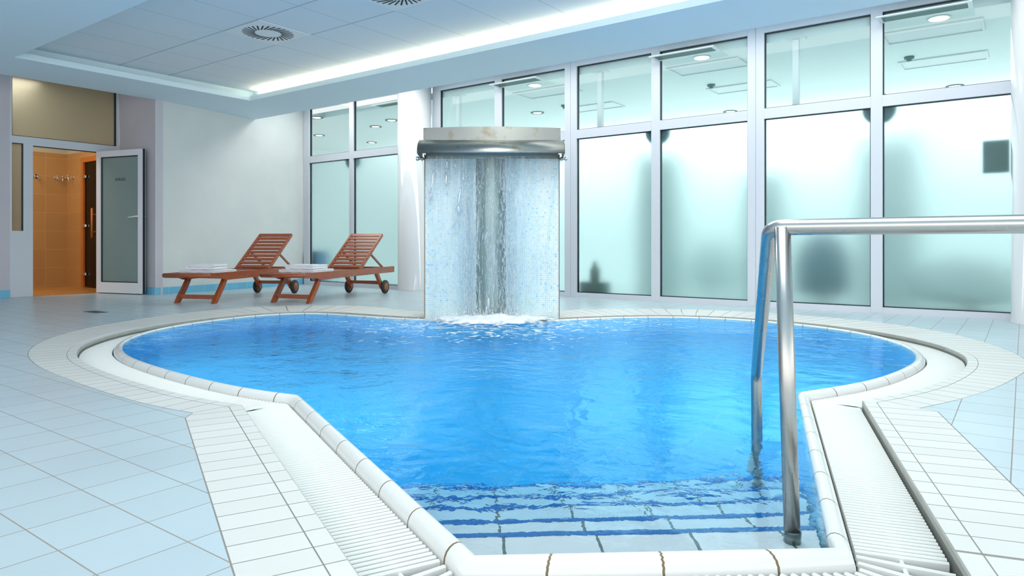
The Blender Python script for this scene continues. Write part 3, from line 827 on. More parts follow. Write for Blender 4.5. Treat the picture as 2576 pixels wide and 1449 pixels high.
obj('gasket', bm, 'gasket', leaf)
bm = BM(); box(bm, lw, lw + .004, -th + .008, -.008, z0, z1); obj('edge_seal', bm, 'gasket', leaf)
bm = BM()
for s, y in ((1, 0.0), (-1, -th)):
    box(bm, lw - .065, lw - .025, min(y, y + s * .008), max(y, y + s * .008), .93, 1.15)
    tube(bm, fillet([(lw - .045, y, 1.09), (lw - .045, y + s * .05, 1.09), (lw - .2, y + s * .055, 1.075)], .02), .010, 10)
obj('handle', bm, 'handle', leaf)
tx = bpy.data.curves.new('sauna_lettering', 'FONT'); tx.body = 'SAUNA'; tx.size = .062; tx.extrude = .0008; tx.align_x = 'CENTER'
to = bpy.data.objects.new('lettering_curve', tx); C.objects.link(to)
bpy.context.view_layer.update()
me = bpy.data.meshes.new_from_object(to.evaluated_get(bpy.context.evaluated_depsgraph_get()))
bpy.data.objects.remove(to)
me.materials.append(plain('dark_lettering', lin(70, 84, 84), .6))
lt = bpy.data.objects.new('lettering', me); C.objects.link(lt); lt.parent = leaf

# sauna lobby
SX, SY = -12.85, 4.87
wall_box('wall_sauna_back', SX - .1, SX, 1.8, SY + .1, -.02, 2.2, 'sauna_tile', 'honey-tiled back wall of the sauna lobby')
wall_box('wall_sauna_upper', SX - .1, SX - .002, 1.8, SY + .1, 2.2, 2.98, 'beige', 'beige plaster above the tiles of the sauna lobby')
wall_box('wall_sauna_near', SX - .1, DX - .2, 1.7, 1.8, -.02, 2.98, 'sauna_tile2', 'honey-tiled near wall of the sauna lobby')
wall_box('ceiling_sauna', SX - .1, DX - .06, 1.7, SY + .1, 2.965, 3.0, 'soffit', 'white ceiling of the sauna lobby', 'ceiling')
wall_box('floor_sauna', SX - .1, DX - .0, 1.7, SY + .1, -.1, .001, 'sauna_floor', 'honey tile floor of the sauna lobby', 'floor')
sa = on_y(205, SY); 
bm = BM(); box(bm, SX, sa, SY, SY + .1, -.02, 2.2); box(bm, sa, DX - .06, SY, SY + .1, 2.10, 2.2)
struct(obj('wall_sauna_side', bm, 'sauna_tile2'), 'honey-tiled side wall holding the sauna door', 'wall')
wall_box('wall_sauna_side_upper', SX, DX - .06, SY + .002, SY + .1, 2.2, 2.98, 'beige', 'beige plaster above the sauna door')
sd = thing('door_2', 'bronze glass sauna door in an orange wooden frame', 'door', (sa, SY, 0)); sd['kind'] = 'structure'
wd = DX - .08 - sa; jb = .075
bm = BM(); box(bm, 0, jb, -.012, .09, 0, 2.10, .004); box(bm, jb, wd, -.012, .09, 2.02, 2.10, .004); obj('frame', bm, 'sauna_wood', sd)
bm = BM(); box(bm, jb, wd, .02, .028, .02, 2.02); lf2 = obj('leaf', bm, 'bronze', sd)
for z in (.22, 1.0, 1.79):
    bm = BM(); box(bm, jb - .045, jb + .10, -.016, .018, z - .025, z + .025, .008); obj('hinge', bm, 'chrome', sd)
hx = on_y(240, SY) - sa
bm = BM(); tube(bm, [(hx, -.05, .80), (hx, -.05, 1.27)], .017, 12)
for z in (.9, 1.17): tube(bm, [(hx, -.05, z), (hx, .02, z)], .009, 8)
obj('handle', bm, 'sauna_wood', sd)
bm = BM(); box(bm, sa - .05, DX - .06, SY + 1.4, SY + 1.5, -.02, 2.98); box(bm, sa - .1, sa, SY + .1, SY + 1.5, -.02, 2.98); box(bm, sa, DX - .06, SY + .1, SY + 1.4, 2.3, 2.4); box(bm, sa, DX - .06, SY + .1, SY + 1.4, -.1, 0)
struct(obj('wall_sauna_cabin', bm, 'sauna_wood'), 'wooden lining of the sauna cabin behind the bronze door', 'wall')
hooks = []
for u, sd_, w in ((90, 'b', 'left one on the back wall'), (140, 'b', 'right one on the back wall'), (170, 's', 'one just right of the corner'), (184, 's', 'one nearest the sauna door')):
    if sd_ == 'b': p = (SX, on_x(u, SX), 1.80); rz = -PI / 2 + PI
    else: p = (on_y(u, SY), SY, 1.80); rz = 0
    t = thing('coat_hook', 'chrome robe hook in the sauna lobby, %s' % w, 'hook', p, 0, 'robe hooks in the lobby')
    dr = Vector((1, 0, 0)) if sd_ == 'b' else Vector((0, -1, 0))
    sdv = Vector((0, 1, 0)) if sd_ == 'b' else Vector((1, 0, 0))
    bm = BM(); tube(bm, [dr * .0, dr * .012], .035, 16); obj('rosette', bm, 'chrome', t)
    bm = BM(); tube(bm, fillet([dr * .01, dr * .07, dr * .085 + sdv * .03 + Vector((0, 0, -.075))], .02), .009, 8); tube(bm, [dr * .06, dr * .085 + Vector((0, 0, .03))], .008, 8); obj('prong', bm, 'chrome', t)

# floor drain
fd = at(241, 785)
t = thing('floor_drain', 'small grey metal drain set in the blue deck', 'drain', (fd.x, fd.y, 0.))
bm = BM(); ring(bm, -.15, .15, -.06, .06, -.135, .135, -.045, .045, .0, .003); obj('frame', bm, 'drain', t)
bm = BM()
for k in range(9): box(bm, -.135 + .03 * k, -.118 + .03 * k, -.045, .045, .0, .0025)
obj('grille', bm, 'drain', t)

# ------------------------------------------------------------------ fountain
fx, fy = cam2room(-.191, 6.585)
FT = thing('waterfall_fountain', 'tall mosaic slab fountain with a stainless hood pouring water into the pool', 'fountain', (fx, fy, 0), TH)
hwid = .637; gap0, gap1 = -.153, .132      # stainless channel between the two mosaic halves
for x0, x1 in ((-hwid, gap0), (gap1, hwid)):
    bm = BM(); box(bm, x0, x1, 0, .36, -.32, 1.52, .002); obj('mosaic_panel', bm, 'mosaic', FT)
bm = BM(); n = 20
prev = None
uv0 = [(gap0 + (gap1 - gap0) * i / n, .10 - .055 * math.sin(PI * i / n)) for i in range(n + 1)]
vs = [[bm.verts.new((x, y, z)) for x, y in uv0] for z in (-.3, 1.56)]
for i in range(n):
    f = bm.faces.new((vs[0][i], vs[0][i + 1], vs[1][i + 1], vs[1][i])); f.smooth = True
box(bm, gap0, gap1, .12, .36, -.3, 1.56)
obj('centre_channel', bm, 'centre', FT)
for s in (-1, 1):
    bm = BM(); box(bm, s * hwid - .004 + s * .004, s * hwid + .004 + s * .004, -.004, .364, -.3, 1.56); obj('edge_strip', bm, 'trim_brown', FT)
# cap: bowed stainless band
bm = BM(); n = 24; ch = .655
fr = [(-ch + 2 * ch * i / n, .02 - .085 * math.cos(PI / 2 * (-1 + 2 * i / n)) ** 1.0 + .0) for i in range(n + 1)]
poly = fr + [(ch, .40), (-ch, .40)]
prism(bm, poly, 1.655, 1.815)
for f in bm.faces:
    if abs(f.normal.z) < .1: f.smooth = False
obj('cap_band', bm, 'steel_stain', FT)
# hood: quarter-round shell, open below
bm = BM(); n = 14; hw = .672
outer_ = [(.05 - .36 * math.sin(PI / 2 * i / n) , 1.545 + .15 * math.cos(PI / 2 * i / n)) for i in range(n + 1)]
outer_ = [(.06, 1.695)] + outer_ + [(-.31, 1.530)]
inner_ = [(y + .006 if y < .0 else y, z - .008) for y, z in outer_[:-1]] + [(-.303, 1.530)]
rows = []
for x in (-hw, hw):
    rows.append(([bm.verts.new((x, y, z)) for y, z in outer_], [bm.verts.new((x, y, z)) for y, z in inner_]))
for r in (0, 1):
    for i in range(len(outer_) - 1):
        f = bm.faces.new((rows[0][r][i], rows[0][r][i + 1], rows[1][r][i + 1], rows[1][r][i])); f.smooth = True
for s in (0, 1):
    for i in range(len(outer_) - 1): bm.faces.new((rows[s][0][i], rows[s][0][i + 1], rows[s][1][i + 1], rows[s][1][i]))
bm.faces.new((rows[0][0][-1], rows[0][1][-1], rows[1][1][-1], rows[1][0][-1]))
bmesh.ops.recalc_face_normals(bm, faces=bm.faces[:])
obj('hood', bm, 'steel_stain', FT)
bm = BM(); box(bm, -hwid, hwid, .05, .36, 1.521, 1.66, .003); obj('outlet_box', bm, 'centre', FT)
# end cheeks of the hood
for s in (-1, 1):
    bm = BM(); cheek = [(y, z) for y, z in outer_[1:]] + [(.05, 1.50)]
    side_prism(bm, cheek, s * hw - .0 if s < 0 else s * hw - .006, s * hw + .006 if s < 0 else s * hw)
    obj('hood_cheek', bm, 'steel_stain', FT)
for s in (-1, 1):
    bm = BM(); lathe(bm, [(.017, 0), (.022, .004), (.022, .02), (.016, .026)], c=(0, 0, 0), seg=16, axis='x')
    p_ = BM(); tube(p_, [(s * .645, -.06, 1.513), (s * .70, -.06, 1.513)], .0145, 14); obj('pipe_stub', p_, 'steel', FT)
    o = obj('pipe_cap', bm, 'chrome', FT, True); o.location = (s * .70 - (.013), -.06, 1.513)
    bm = BM(); bar(bm, (s * .655, -.06, 1.513), (s * .655, .05, 1.52), .02, .02); obj('pipe_bracket', bm, 'steel', FT)

# falling water: strands, beads and two side jets
def fall_mat():
    m = bpy.data.materials.new('falling_water'); m.use_nodes = True; nt = m.node_tree; nt.nodes.clear()
    t = N(nt, 'ShaderNodeBsdfTransparent'); t.inputs[0].default_value = (.95, .98, .99, 1)
    g = N(nt, 'ShaderNodeBsdfGlossy'); g.inputs['Roughness'].default_value = .12; g.inputs[0].default_value = (.97, .99, 1, 1)
    d = N(nt, 'ShaderNodeBsdfDiffuse'); d.inputs[0].default_value = lin(244, 248, 252)
    tl = N(nt, 'ShaderNodeBsdfTranslucent'); tl.inputs[0].default_value = lin(240, 246, 250)
    a = N(nt, 'ShaderNodeMixShader'); a.inputs[0].default_value = .5; L(nt, d, 0, a, 1); L(nt, tl, 0, a, 2)
    b = N(nt, 'ShaderNodeMixShader'); b.inputs[0].default_value = .35; L(nt, a, 0, b, 1); L(nt, g, 0, b, 2)
    c = N(nt, 'ShaderNodeMixShader'); c.inputs[0].default_value = .75; L(nt, t, 0, c, 1); L(nt, b, 0, c, 2)
    o = N(nt, 'ShaderNodeOutputMaterial'); L(nt, c, 0, o, 0); return m
def veil_mat():
    m = bpy.data.materials.new('thin_water_veil'); m.use_nodes = True; nt = m.node_tree; nt.nodes.clear()
    tc = N(nt, 'ShaderNodeTexCoord'); mp = N(nt, 'ShaderNodeMapping'); mp.inputs['Scale'].default_value = (26, 26, 1.6); L(nt, tc, 'Object', mp, 0)
    nz = N(nt, 'ShaderNodeTexNoise'); nz.inputs['Scale'].default_value = 1.; nz.inputs['Detail'].default_value = 6; nz.inputs['Distortion'].default_value = .8; L(nt, mp, 0, nz, 'Vector')
    mr = N(nt, 'ShaderNodeMapRange'); mr.inputs[1].default_value = .42; mr.inputs[2].default_value = .75; mr.inputs[3].default_value = .03; mr.inputs[4].default_value = .34; L(nt, nz, 'Fac', mr, 0)
    t = N(nt, 'ShaderNodeBsdfTransparent'); t.inputs[0].default_value = (.93, .975, .99, 1)
    d = N(nt, 'ShaderNodeBsdfDiffuse'); d.inputs[0].default_value = lin(236, 244, 250)
    g = N(nt, 'ShaderNodeBsdfGlossy'); g.inputs['Roughness'].default_value = .1
    bp = N(nt, 'ShaderNodeBump'); bp.inputs['Distance'].default_value = .02; L(nt, nz, 'Fac', bp, 'Height'); L(nt, bp, 0, g, 'Normal')
    a = N(nt, 'ShaderNodeMixShader'); a.inputs[0].default_value = .15; L(nt, d, 0, a, 1); L(nt, g, 0, a, 2)
    c = N(nt, 'ShaderNodeMixShader'); L(nt, mr, 0, c, 0); L(nt, t, 0, c, 1); L(nt, a, 0, c, 2)
    o = N(nt, 'ShaderNodeOutputMaterial'); L(nt, c, 0, o, 0); return m
MT['fall'] = fall_mat(); MT['veil'] = veil_mat()
rnd = random.Random(11)
WF = thing('waterfall', 'sheet of clear falling water and droplets pouring from the fountain hood', 'water', (fx, fy, 0), TH); WF['kind'] = 'stuff'
bm = BM()
def strand(x, y, z, ln, r, lean):
    k = 5; pts = []; rr = []
    wob = rnd.uniform(-.004, .004)
    for i in range(k):
        t = i / (k - 1)
        pts.append((x + lean * t * ln + wob * math.sin(t * 9), y + .004 * math.sin(t * 7 + x * 50), z - ln * t))
        rr.append(r * (.25 + .75 * math.sin(PI * (.12 + .8 * t))))
    tube(bm, pts, rr, 5)
def xpick():
    q = rnd.random()
    if q < .40: return rnd.gauss(-.20, .04)
    if q < .78: return rnd.gauss(.165, .045)
    if q < .90: return rnd.gauss(.0, .08)
    return rnd.uniform(-.60, .42)
for _ in range(2600):
    x = xpick(); z = rnd.uniform(.05, 1.52); v = .5 + (1.52 - z)
    strand(x, rnd.uniform(-.14, -.03), z, rnd.uniform(.008, .03) * (1 + v), rnd.uniform(.0009, .0032), rnd.gauss(0, .05))
for _ in range(900):
    x = xpick(); z = rnd.uniform(.0, 1.5)
    r = rnd.uniform(.0012, .0038)
    bmesh.ops.create_icosphere(bm, subdivisions=1, radius=r, matrix=Matrix.Translation((x, rnd.uniform(-.17, -.02), z)) @ Matrix.Diagonal((1, 1, rnd.uniform(1.2, 3.2), 1)))
# bright slugs at the upper left
for x, z, ln, r, le in ((-.555, 1.50, .05, .007, 0), (-.515, 1.50, .06, .006, 0), (-.42, 1.50, .09, .009, 0), (-.34, 1.49, .1, .006, .02), (-.545, 1.40, .20, .012, -.12), (-.57, 1.19, .08, .013, -.1), (-.425, 1.38, .13, .011, -.03), (-.265, 1.40, .12, .014, 0), (-.29, 1.24, .18, .014, -.14), (-.315, 1.07, .10, .022, .1), (-.35, .93, .07, .008, -.2), (-.04, .82, .09, .010, -.3), (-.03, .20, .1, .018, 0), (-.05, .12, .08, .014, 0)):
    strand(x, -.09, z, ln, r, le)
    for _ in range(16): strand(x + rnd.gauss(0, .014), -.09 + rnd.gauss(0, .01), z - rnd.uniform(-.02, ln + .05), rnd.uniform(.01, .05), rnd.uniform(.001, .003), le)
obj('water_strand', bm, 'fall', WF)['kind'] = 'stuff'
bm = BM()
def ribbon(x0, x1, y0, yb, zt, zb, amp, nx=26, nz=40):
    g = []
    for j in range(nz + 1):
        t = j / nz; row = []
        for i in range(nx + 1):
            s = i / nx; x = x0 + (x1 - x0) * s
            row.append(bm.verts.new((x + amp * .5 * math.sin(9 * t + 5 * s), y0 + (yb - y0) * t + amp * math.sin(37 * s + 6 * t) + amp * .6 * math.sin(71 * s - 11 * t), zt + (zb - zt) * t)))
        g.append(row)
    for j in range(nz):
        for i in range(nx):
            f = bm.faces.new((g[j][i], g[j][i + 1], g[j + 1][i + 1], g[j + 1][i])); f.smooth = True
ribbon(-.60, -.10, -.10, -.05, 1.53, -.01, .006); ribbon(-.33, -.12, -.13, -.09, 1.53, -.01, .012); ribbon(.10, .32, -.13, -.09, 1.53, -.01, .012); ribbon(-.12, .14, -.12, -.08, 1.52, -.01, .008); ribbon(.12, .45, -.10, -.05, 1.53, -.01, .006)
obj('water_veil', bm, 'veil', WF)['kind'] = 'stuff'
bm = BM()
def jet(p0, dx, w0, ztop, zend):
    n = 16; pts = []; rr = []
    for i in range(n + 1):
        t = i / n; pts.append((p0 + dx * (1 - (1 - t) ** 1.6), -.05 - .05 * t, ztop - (ztop - zend) * t ** 1.25)); rr.append(w0 * (1 - .35 * t))
    tube(bm, pts, rr, 8)
jet(.655, -.125, .012, 1.50, .75); jet(.648, -.135, .006, 1.5, .2); jet(-.655, .03, .007, 1.50, .9)
for _ in range(160):
    z = rnd.uniform(.0, .75); strand(.53 + rnd.gauss(-.02, .02) , -.1, z, rnd.uniform(.02, .06), .0016, -.02)
obj('side_jet', bm, 'veil', WF)['kind'] = 'stuff'

# foam at the foot of the fall
def foam_mat():
    m = bpy.data.materials.new('white_foam'); m.use_nodes = True; nt = m.node_tree; nt.nodes.clear()
    tc = N(nt, 'ShaderNodeTexCoord'); sp = N(nt, 'ShaderNodeSeparateXYZ'); L(nt, tc, 'UV', sp, 0)
    nz = N(nt, 'ShaderNodeTexNoise'); nz.inputs['Scale'].default_value = 14; nz.inputs['Detail'].default_value = 8; L(nt, tc, 'Object', nz, 'Vector')
    f = M(nt, 'ADD', M(nt, 'MULTIPLY', sp.outputs[0], 3.2), M(nt, 'MULTIPLY', M(nt, 'SUBTRACT', nz.outputs['Fac'], .5), 2.6))
    f = M(nt, 'SUBTRACT', f, .35)
    mr = N(nt, 'ShaderNodeMapRange'); mr.inputs[1].default_value = 0; mr.inputs[2].default_value = .8; mr.inputs[3].default_value = 0; mr.inputs[4].default_value = .93
    nt.links.new(f, mr.inputs[0])
    t = N(nt, 'ShaderNodeBsdfTransparent'); d = N(nt, 'ShaderNodeBsdfDiffuse'); d.inputs[0].default_value = lin(246, 250, 253)
    c = N(nt, 'ShaderNodeMixShader'); L(nt, mr, 0, c, 0); L(nt, t, 0, c, 1); L(nt, d, 0, c, 2)
    o = N(nt, 'ShaderNodeOutputMaterial'); L(nt, c, 0, o, 0); return m
MT['foam'] = foam_mat()
bm = BM(); uvl = bm.loops.layers.uv.verify()
nx, ny = 90, 44; g = []; dens = {}
from mathutils import noise as mn
for j in range(ny + 1):
    row = []
    for i in range(nx + 1):
        x = -.80 + 1.52 * i / nx; y = .02 - .80 * j / ny
        r = math.hypot((x + .0) / .74, (y + .14) / .50)
        k = max(0., 1 - r * r * .8)
        e = mn.fractal(Vector((x * 7, y * 7, 3.1)), 1., 2., 5)
        hgt = max(0., k) ** 1.3 * (.05 + .03 * e) * (1 if y > -.45 else .6)
        v_ = bm.verts.new((x, y, ZW + .003 + max(0, hgt))); dens[v_] = max(0., 1 - r) 
        row.append(v_)
    g.append(row)
for j in range(ny):
    for i in range(nx):
        f = bm.faces.new((g[j][i], g[j + 1][i], g[j + 1][i + 1], g[j][i + 1])); f.smooth = True
        for lp in f.loops: lp[uvl].uv = (dens[lp.vert], 0)
for _ in range(500):
    x = rnd.gauss(0, .26); y = rnd.uniform(-.38, -.02)
    z = abs(rnd.gauss(0, .035)) + .01; r0 = len(bm.faces)
    res = bmesh.ops.create_icosphere(bm, subdivisions=1, radius=rnd.uniform(.002, .006), matrix=Matrix.Translation((x, y, z)))
    for f in {f for v_ in res['verts'] for f in v_.link_faces}:
        for lp in f.loops: lp[uvl].uv = (.9, 0)
fo = obj('splash_foam', bm, 'foam', loc=(fx, fy, 0), rotz=TH)
tag(fo, 'white foam where the falling water hits the pool', 'foam', kind='stuff')

# ------------------------------------------------------------------ handrail
def cp(X, d_, z): return Vector((*cam2room(X, d_), z))
HR = thing('pool_handrail', 'brushed stainless steel handrail beside the pool steps', 'handrail', cp(.70, 1.745, 0))
o0 = HR.location.copy()
rr = .0205
dirr = (cp(1.081, 1.475, .752) - cp(.692, 1.765, .752)).normalized()
corner = cp(.668, 1.79, .752); kink = cp(.947, 2.68, .205); foot = cp(.953, 2.68, -.72)
far = cp(.692, 1.765, .752) + dirr * 1.7
path = [far + Vector((0, 0, -.752)), far, corner, kink, foot]
bm = BM(); tube(bm, [p - o0 for p in fillet(path, .055, 10)], rr, 24); obj('rail', bm, 'steel', HR, True)
bm = BM(); tube(bm, [cp(.690, 1.765, .752) - o0, cp(.705, 1.735, -.09) - o0], .0198, 24); obj('post', bm, 'steel', HR, True)
bm = BM(); tube(bm, [cp(.7047, 1.7355, -.012) - o0, cp(.705, 1.735, -.085) - o0], .0206, 24); obj('post_sleeve', bm, 'steel_stain', HR, True)
bm = BM(); lathe(bm, [(.045, 0), (.045, .006), (.024, .012)], seg=24); o = obj('floor_flange', bm, 'steel', HR, True); o.location = far + Vector((0, 0, -.752)) - o0

# ------------------------------------------------------------------ loungers
def lounger(label, foot_px, ang, wid):
    a, b = [at(u, v) for u, v in foot_px]
    mid = (a + b) / 2
    t = thing('sun_lounger', label, 'sun lounger', (mid.x, mid.y, 0), ang, 'wooden sun loungers by the pool')
    hw = wid / 2; RT, RH = .362, .085; LEN = 2.05; Y0 = -.13
    def part(name, bm, mat='wood', sm=False): return obj(name, bm, mat, t, sm)
    for s in (-1, 1):                                   # side rails with a stepped foot end
        bm = BM(); x = s * (hw - .014)
        poly = [(Y0, RT), (LEN, RT + .02), (LEN, RT - RH + .02), (.18, RT - RH - .005), (.12, RT - .07), (Y0 + .0, RT - .055)]
        fs = side_prism(bm, poly, x - .014, x + .014)
        bmesh.ops.bevel(bm, geom=bm.edges[:], offset=.004, segments=2, affect='EDGES')
        part('side_rail', bm)
    bm = BM(); tube(bm, [(-hw - .004, Y0, RT - .026), (hw + .004, Y0, RT - .026)], .027, 16); part('foot_bar', bm, sm=True)
    bm = BM(); box(bm, -hw + .03, hw - .03, LEN - .03, LEN - .005, RT - .06, RT + .01, .004); part('end_bar', bm)
    n = 14
    for k in range(n):
        y = Y0 + .06 + (1.18 - Y0 - .06) * k / (n - 1)
        bm = BM(); box(bm, -hw + .028, hw - .028, y - .034, y + .034, RT - .022, RT - .004, .004); part('seat_slat', bm)
    for s in (-1, 1):                                   # curved front legs
        bm = BM(); x = s * (hw - .05)
        prof_ = [(.25, RT - RH + .02), (.31, RT - RH + .02), (.235, .17), (.13, .05), (.06, 0), (-.005, 0), (.05, .08), (.16, .20)]
        prof_ = [(.215, RT - RH + .03), (.285, RT - RH + .03), (.20, .17), (.115, .06), (.065, 0), (-.005, 0), (.045, .08), (.125, .18)]
        side_prism(bm, prof_, x - .022, x + .022)
        bmesh.ops.bevel(bm, geom=bm.edges[:], offset=.004, segments=2, affect='EDGES')
        part('leg', bm)
        bm = BM(); prof_ = [(1.56, RT - RH + .04), (1.64, RT - RH + .04), (1.81, .075), (1.775, .055), (1.74, .075)]
        side_prism(bm, prof_, x - .02, x + .02)
        bmesh.ops.bevel(bm, geom=bm.edges[:], offset=.004, segments=2, affect='EDGES')
        part('rear_leg', bm)
    bm = BM(); bar(bm, (-hw + .05, .068, .075), (hw - .05, .068, .075), .022, .05, bev=.004); part('front_stretcher', bm)
    bm = BM(); bar(bm, (-hw + .05, 1.735, .16), (hw - .05, 1.735, .16), .022, .045, bev=.004); part('rear_stretcher', bm)
    for s in (-1, 1):
        x = s * (hw - .005)
        bm = BM(); lathe(bm, [(.03, -.02), (.062, -.021), (.066, -.018), (.088, -.018), (.096, -.011), (.096, .011), (.088, .018), (.066, .018), (.062, .021), (.03, .02)], seg=36, axis='x')
        wh = part('wheel', bm, 'rubber', True); wh.location = (x, 1.78, .096)
        bm = BM(); lathe(bm, [(.012, -.028), (.02, -.026), (.03, -.021), (.060, -.0215), (.060, .0215), (.03, .021), (.02, .026), (.012, .028)], seg=28, axis='x')
        hb_ = obj('hub', bm, 'hub', wh, True)
    # reclined backrest
    hy, hz = 1.20, RT + .012; bl = .75; ba = math.radians(38.5)
    ca, sa_ = math.cos(ba), math.sin(ba)
    def bp_(x, q, o=0.): return Vector((x, hy + q * ca - o * sa_, hz + q * sa_ + o * ca))
    for s in (-1, 1):
        bm = BM(); bar(bm, bp_(s * (hw - .055), -.02), bp_(s * (hw - .055), bl), .03, .045, up=Vector((0, -sa_, ca)), bev=.008); part('back_stile', bm)
    m = 10
    for k in range(m):
        q = .035 + (bl - .06) * k / (m - 1)
        bm = BM(); bar(bm, bp_(-hw + .05, q, .008), bp_(hw - .05, q, .008), .05 if k < m - 1 else .062, .014, up=Vector((0, -sa_, ca)), bev=.003); part('back_slat', bm)
    for s in (-1, 1):                                   # prop
        bm = BM(); bar(bm, bp_(s * (hw - .09), .36, -.02), (s * (hw - .09), 1.90, RT - .02), .02, .03, bev=.004); part('back_prop', bm)
    bm = BM(); bar(bm, (-hw + .09, 1.90, RT - .02), (hw - .09, 1.90, RT - .02), .025, .025, bev=.003); part('prop_bar', bm)
    return t, hw, RT
def towel(label, root, x, y, z, w, dp, lay, th, dz=0.):
    """lay folded layers of cloth of thickness th, folds on the left and right"""
    bm = BM(); path = []
    n = 7; r = th * .53
    for k in range(lay):
        zz = th * .5 + k * th * 1.06; rev = k % 2
        xs = [(-w / 2 + r * .9 + (w - 1.8 * r) * i / 10) for i in range(11)]
        if rev == 0: xs = xs[::-1]
        for x_ in xs: path.append((x_, zz + .0016 * math.sin(x_ * 40 + k)))
        if k < lay - 1:
            sgn = -1 if rev == 0 else 1
            for i in range(1, n): 
                a_ = PI * i / n; path.append((sgn * (w / 2 - r * .9) + sgn * math.sin(a_) * r * .9, zz + th * 1.06 * (1 - math.cos(a_)) / 2))
    # offset both sides
    up, dn = [], []
    for i, p in enumerate(path):
        a_ = path[max(0, i - 1)]; b_ = path[min(len(path) - 1, i + 1)]
        dx_, dz_ = b_[0] - a_[0], b_[1] - a_[1]; l_ = math.hypot(dx_, dz_) or 1
        nx_, nz_ = -dz_ / l_, dx_ / l_
        up.append((p[0] + nx_ * th / 2, p[1] + nz_ * th / 2)); dn.append((p[0] - nx_ * th / 2, p[1] - nz_ * th / 2))
    poly = up + dn[::-1]; m_ = len(poly); ny = 8; rows = []
    for j in range(ny + 1):
        t_ = j / ny; yy = -dp / 2 + dp * t_; sh = 1. if 0 < j < ny else .96
        rows.append([bm.verts.new((px_ + .004 * math.sin(yy * 17 + px_ * 9), yy + .003 * math.sin(px_ * 21), th * lay * .53 + (pz_ - th * lay * .53) * sh)) for px_, pz_ in poly])
    for j in range(ny):
        for i in range(m_):
            f = bm.faces.new((rows[j][i], rows[j][(i + 1) % m_], rows[j + 1][(i + 1) % m_], rows[j + 1][i])); f.smooth = True
    for rr_, side in ((rows[0], 1), (rows[-1], -1)):
        h = m_ // 2
        for i in range(h - 1):
            f = bm.faces.new((rr_[i], rr_[i + 1], rr_[m_ - 2 - i], rr_[m_ - 1 - i]))
    bmesh.ops.recalc_face_normals(bm, faces=bm.faces[:])
    ang = root.rotation_euler[2]; R_ = Matrix.Rotation(ang, 3, 'Z')
    p = root.location + R_ @ Vector((x, y, 0))
    o = obj('towel', bm, 'towel', loc=(p.x, p.y, z), rotz=ang + dz)
    return tag(o, label, 'towel', 'white towels folded on the loungers')
ROOT = TH   # camera-forward direction has angle TH from room y
def heading(dx, dy):   # camera-frame direction of the lounger's length -> rotation of local y
    x, y = cam2room(dx, dy); return math.atan2(y, x) - PI / 2
LA, hwA, rt = lounger('left reddish wooden sun lounger in front of the plaster wall', [(436.5, 762.9), (538.5, 764.2)], heading(.40, 1.82), .60)
LB, hwB, rt = lounger('right reddish wooden sun lounger in front of the glass, beside the column', [(667 + 9, 761.5), (781, 763.6)], heading(.575, 1.70), .60)
towel('thin flat white towel lying under another on the left lounger', LA, -.02, .30, rt - .002, .50, .44, 2, .016)
towel('thick folded white towel on top of the pile on the left lounger', LA, -.03, .30, rt + .034, .38, .30, 2, .030, .05)
towel('thin flat white towel lying under another on the right lounger', LB, .01, .34, rt - .002, .50, .44, 2, .018)
towel('thick folded white towel on top of the pile on the right lounger', LB, .01, .34, rt + .038, .42, .30, 2, .026, -.04)

# lettering on the pane, seen in reverse from the pool side
lt.rotation_euler = (PI / 2, 0, 0); lt.scale = (-1, 1, 1); lt.location = (.45, -th * .56 - .0014, 1.60)

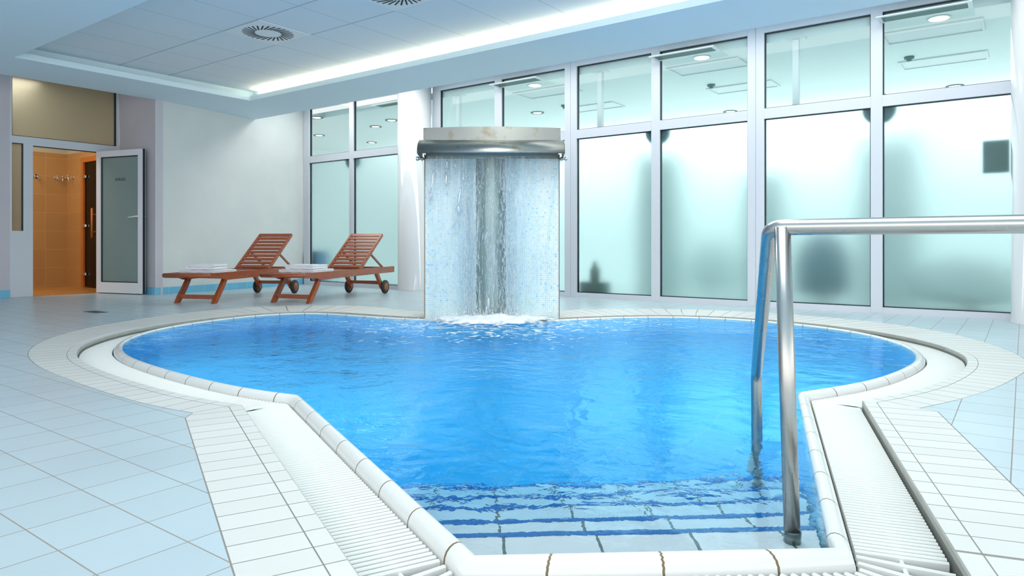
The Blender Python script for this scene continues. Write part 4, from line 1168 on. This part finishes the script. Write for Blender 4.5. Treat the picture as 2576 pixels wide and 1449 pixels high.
# ------------------------------------------------------------------ lights
def area(name, loc, rot, sx, sy, power, col):
    ld = bpy.data.lights.new(name, 'AREA'); ld.shape = 'RECTANGLE'; ld.size = sx; ld.size_y = sy; ld.energy = power; ld.color = col
    o = bpy.data.objects.new(name, ld); C.objects.link(o); o.location = loc; o.rotation_euler = rot; return o
for k in range(3):
    area('back_room_light', (1.5 - 5.2 * k, 10.8, 2.90), (0, 0, 0), 4.5, 4.5, 68, (.97, 1, 1))
area('assumed_perimeter_light', (-4.8, 7.05, 3.14), (0, 0, 0), 9.6, .5, 76, (1, .97, .92))  # unseen strip assumed from column glints, brightening far wall and floor
lx_, ly_ = cam2room(.35, 1.7)
area('added_overhead_fill', (lx_, ly_, 2.69), (0, 0, 0), 1.6, 1.6, 24, (1, .98, .94))  # fill added out of view to brighten the steps and near deck
lx_, ly_ = cam2room(.1, 4.2)
area('added_tray_fill', (lx_, ly_, 2.855), (0, 0, 0), 2.2, 2.2, 72, (1, .965, .91))  # fill added under the recessed ceiling to brighten fountain and back wall
area('sauna_light', (-11.6, 3.1, 2.93), (0, 0, 0), 1.4, 1.4, 34, (1, .88, .68))
area('added_back_room_fill', (-4.0, 12.7, 1.8), (PI, 0, 0), 18, .9, 105, (.98, 1, 1))  # upward fill added out of sight to brighten the far back room ceiling
# soft fill added behind and beside the viewpoint; no opening is built there
area('added_rear_fill', (1.0, -2.9, 1.6), (math.radians(90), 0, 0), 11, 2.2, 110, (1, .965, .91))
area('added_side_fill', (5.4, 2.5, 1.6), (math.radians(90), 0, math.radians(90)), 9, 2.2, 80, (1, .98, .93))  # fill added out of view on the right, no window built
w = bpy.data.worlds.new('daylight'); bpy.context.scene.world = w; w.use_nodes = True
bg = w.node_tree.nodes['Background']; bg.inputs[0].default_value = (.98, .98, .98, 1); bg.inputs[1].default_value = .85  # even ambient light, assumed to enter where near walls are left out

# ------------------------------------------------------------------ camera
cd = bpy.data.cameras.new('camera'); co = bpy.data.objects.new('camera', cd); C.objects.link(co)
cd.sensor_width = 36; cd.sensor_fit = 'HORIZONTAL'; cd.lens = 36 * F / 2576
cd.shift_y = -(1449 / 2 - HZ) / 2576
cd.clip_start = .02
co.location = (0, 0, H); co.rotation_euler = (PI / 2, 0, TH)
sc = bpy.context.scene; sc.camera = co
sc.view_settings.view_transform = 'Standard'; sc.view_settings.look = 'None'; sc.view_settings.gamma = 1; sc.view_settings.exposure = .22
sc.view_settings.use_curve_mapping = False
sc.cycles.max_bounces = 8; sc.cycles.transparent_max_bounces = 12; sc.cycles.transmission_bounces = 7; sc.cycles.diffuse_bounces = 4; sc.cycles.glossy_bounces = 4
sc.cycles.use_adaptive_sampling = True; sc.cycles.adaptive_threshold = .04; sc.cycles.adaptive_min_samples = 24
sc.cycles.sample_clamp_indirect = 6; sc.cycles.use_denoising = True
